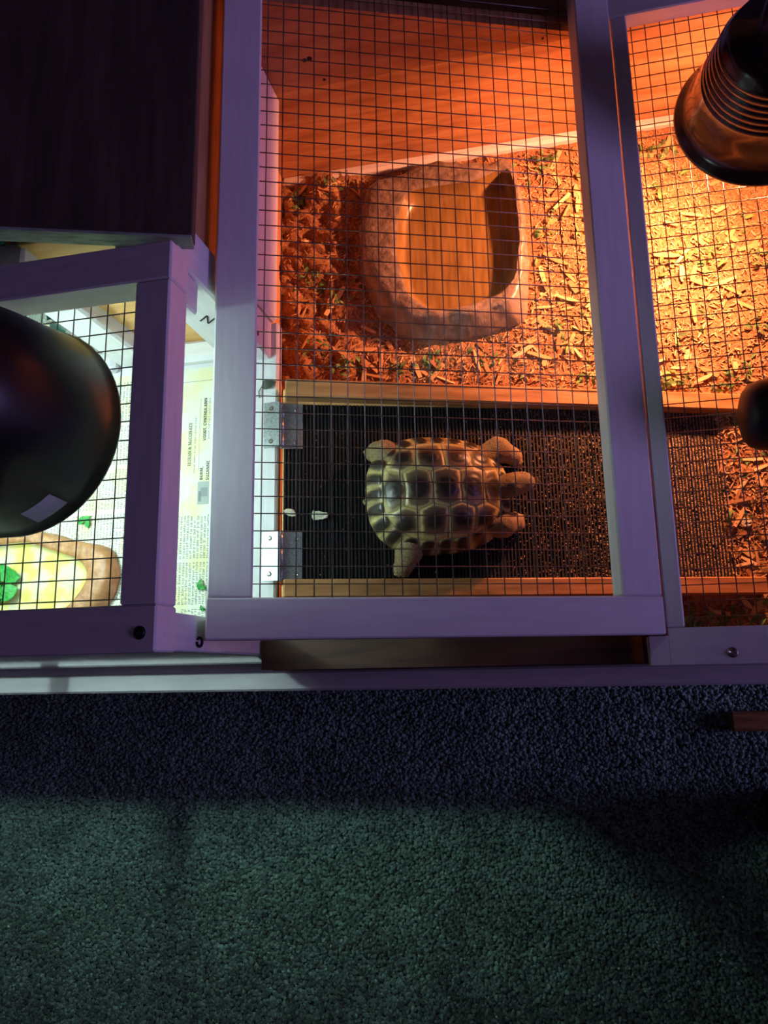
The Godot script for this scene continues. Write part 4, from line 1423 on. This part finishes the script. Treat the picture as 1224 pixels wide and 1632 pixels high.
func scraps() -> void:
	# dried green herbs scattered in tufts: past counting
	var tufts := [[0.135, -0.283], [0.12, -0.287], [0.128, -0.553], [0.011, -0.558], [0.168, -0.522], [0.134, -0.506], [0.165, -0.427], [0.174, -0.422], [0.229, -0.411], [-0.256, -0.449], [-0.225, -0.421], [-0.248, -0.361], [-0.118, -0.335], [-0.153, -0.332], [0.024, -0.349], [0.151, -0.047], [0.17, -0.044], [0.126, -0.045], [0.182, -0.197], [0.172, -0.141], [0.199, -0.29], [0.184, -0.280], [-0.232, -0.570], [-0.275, -0.559], [-0.215, -0.338], [0.006, -0.474], [0.158, -0.555], [0.22, -0.34], [-0.06, -0.33], [0.05, -0.30], [0.06, -0.46]]
	var place := []
	for t in tufts:
		for k in rng.randi_range(9, 20):
			var p := Vector2(t[0], t[1]) + Vector2(rng.randfn(0.0, 0.008), rng.randfn(0.0, 0.007))
			if free_spot(p.x, p.y):
				place.append(p)
	for k in 260:
		var p := Vector2(rng.randf_range(-0.28, 0.26), rng.randf_range(-0.57, -0.04))
		if free_spot(p.x, p.y):
			place.append(p)
	var mm := MultiMesh.new()
	mm.transform_format = MultiMesh.TRANSFORM_3D
	mm.use_colors = true
	mm.mesh = leaf_mesh(1.0, 0.34, 0.2)
	mm.instance_count = place.size()
	for i in place.size():
		var p: Vector2 = place[i]
		var len := rng.randf_range(0.004, 0.012)
		var b := Basis.from_euler(Vector3(rng.randf_range(-0.7, 0.7), rng.randf() * TAU, rng.randf_range(-0.7, 0.7))) * Basis.from_scale(Vector3(len, len, len))
		mm.set_instance_transform(i, Transform3D(b, Vector3(p.x, bed_y(p.x, p.y) + rng.randf_range(0.001, 0.0035), p.y)))
		var tone := rng.randf_range(0.5, 1.3)
		mm.set_instance_color(i, Color(0.10 * tone, 0.22 * tone, 0.065 * tone))
	var o := MultiMeshInstance3D.new()
	o.name = "dried_herbs"
	o.multimesh = mm
	o.material_override = M.tinted
	o.set_meta("kind", "stuff")
	o.set_meta("label", "dried green herb flakes sprinkled over the orange lit bedding")
	o.set_meta("category", "herbs")
	add_child(o)
	# lettuce in the food dish
	var let := thing("lettuce_leaf", "bright green lettuce scrap lying in the yellow food dish", "leaf", Vector3(-0.518, 0.3566, -0.090))
	for k in 9:
		var ang := k * 0.75
		put(let, "leaf_lobe", leaf_mesh(0.022, 0.015, 0.003), M.leaf, Vector3(rng.randf_range(-0.011, 0.011), 0.0018 + 0.0011 * k * 0.6, rng.randf_range(-0.011, 0.011)), Vector3(rng.randf_range(-0.3, 0.3), ang, rng.randf_range(-0.2, 0.2)))
	# small leaf scraps on the newspaper and the ledge
	var bits := [[-0.4421, -0.1497, 0.016, 0.4, "curled green leaf scrap on newspaper behind the food dish"], [-0.3185, -0.0815, 0.011, 1.4, "small curved green scrap on the newspaper's front column"], [-0.3860, -0.1735, 0.009, 0.2, "tiny green scrap on newspaper beside the lamp hood"], [-0.3160, -0.060, 0.006, 2.0, "tiny dark green scrap at the newspaper's front end"]]
	for q in bits:
		var sc := thing("leaf_scrap", q[4], "leaf", Vector3(q[0], 0.3511, q[1]), "green leaf scraps on the newspaper")
		put(sc, "leaf_blade", leaf_mesh(q[2], q[2] * 0.35, 0.002), M.leaf, Vector3(0, 0.0006, 0), Vector3(0.1, q[3], 0))
		put(sc, "leaf_blade", leaf_mesh(q[2] * 0.6, q[2] * 0.3, 0.0015), M.leaf, Vector3(q[2] * 0.3, 0.0008, q[2] * 0.22), Vector3(-0.1, q[3] + 1.1, 0))
	var dl := thing("dry_leaf", "dark curled dry leaf on the white ledge above the hinges", "leaf", Vector3(-0.2545, 0.3495, -0.2690))
	put(dl, "leaf_blade", leaf_mesh(0.015, 0.008, 0.003), M.dry_leaf, Vector3(0, 0.0012, 0), Vector3(0.2, 0.3, 0))
	put(dl, "stalk", sweep(PackedVector3Array([Vector3(-0.007, 0.0012, 0.001), Vector3(-0.010, 0.0015, 0.006), Vector3(-0.0095, 0.001, 0.012)]), 0.0005, 6), M.dry_leaf)
	# pale crumbs
	var crumbs := [[-0.2335, -0.1443, 0.0042, "small pale crumb on the ramp mat next to the hinges"], [-0.2085, -0.1415, 0.0052, "larger pale crumb on the ramp mat behind the tortoise"]]
	for q in crumbs:
		var c := thing("crumb", q[3], "crumb", Vector3(q[0], ramp_y(q[0]) + 0.0006, q[1]), "pale crumbs on the ramp")
		put(c, "crumb_body", crumb_mesh(q[2], 90 + int(q[2] * 10000.0)), M.crumb, Vector3(0, q[2] * 0.2, 0), Vector3(0, q[2] * 300.0, 0)).scale = Vector3(0.8, 0.5, 1.5)
	var pc := thing("pale_stone", "small pale stone on the bedding at the foot of the ramp", "stone", Vector3(0.182, bed_y(0.182, -0.1354), -0.1354))
	put(pc, "stone_body", crumb_mesh(0.0055, 97), M.crumb, Vector3(0, 0.0018, 0))

func crumb_mesh(r: float, sd: int) -> ArrayMesh:
	var nz := FastNoiseLite.new()
	nz.seed = sd
	nz.frequency = 0.9
	var st := begin()
	var rows := 8
	var cols := 12
	var pt := func(i: int, j: int) -> Vector3:
		var a := PI * i / rows - PI / 2
		var t := TAU * (j % cols) / cols
		var d := Vector3(cos(a) * cos(t), sin(a) * 0.6, cos(a) * sin(t))
		return d * r * (1.0 + 0.7 * nz.get_noise_3dv(d * 1.6))
	for i in rows:
		for j in cols:
			var a: Vector3 = pt.call(i, j)
			var b: Vector3 = pt.call(i, j + 1)
			var c: Vector3 = pt.call(i + 1, j + 1)
			var d: Vector3 = pt.call(i + 1, j)
			if i > 0:
				tri(st, a, b, c, a + b + c)
			if i < rows - 1:
				tri(st, a, c, d, a + c + d)
	return done(st)
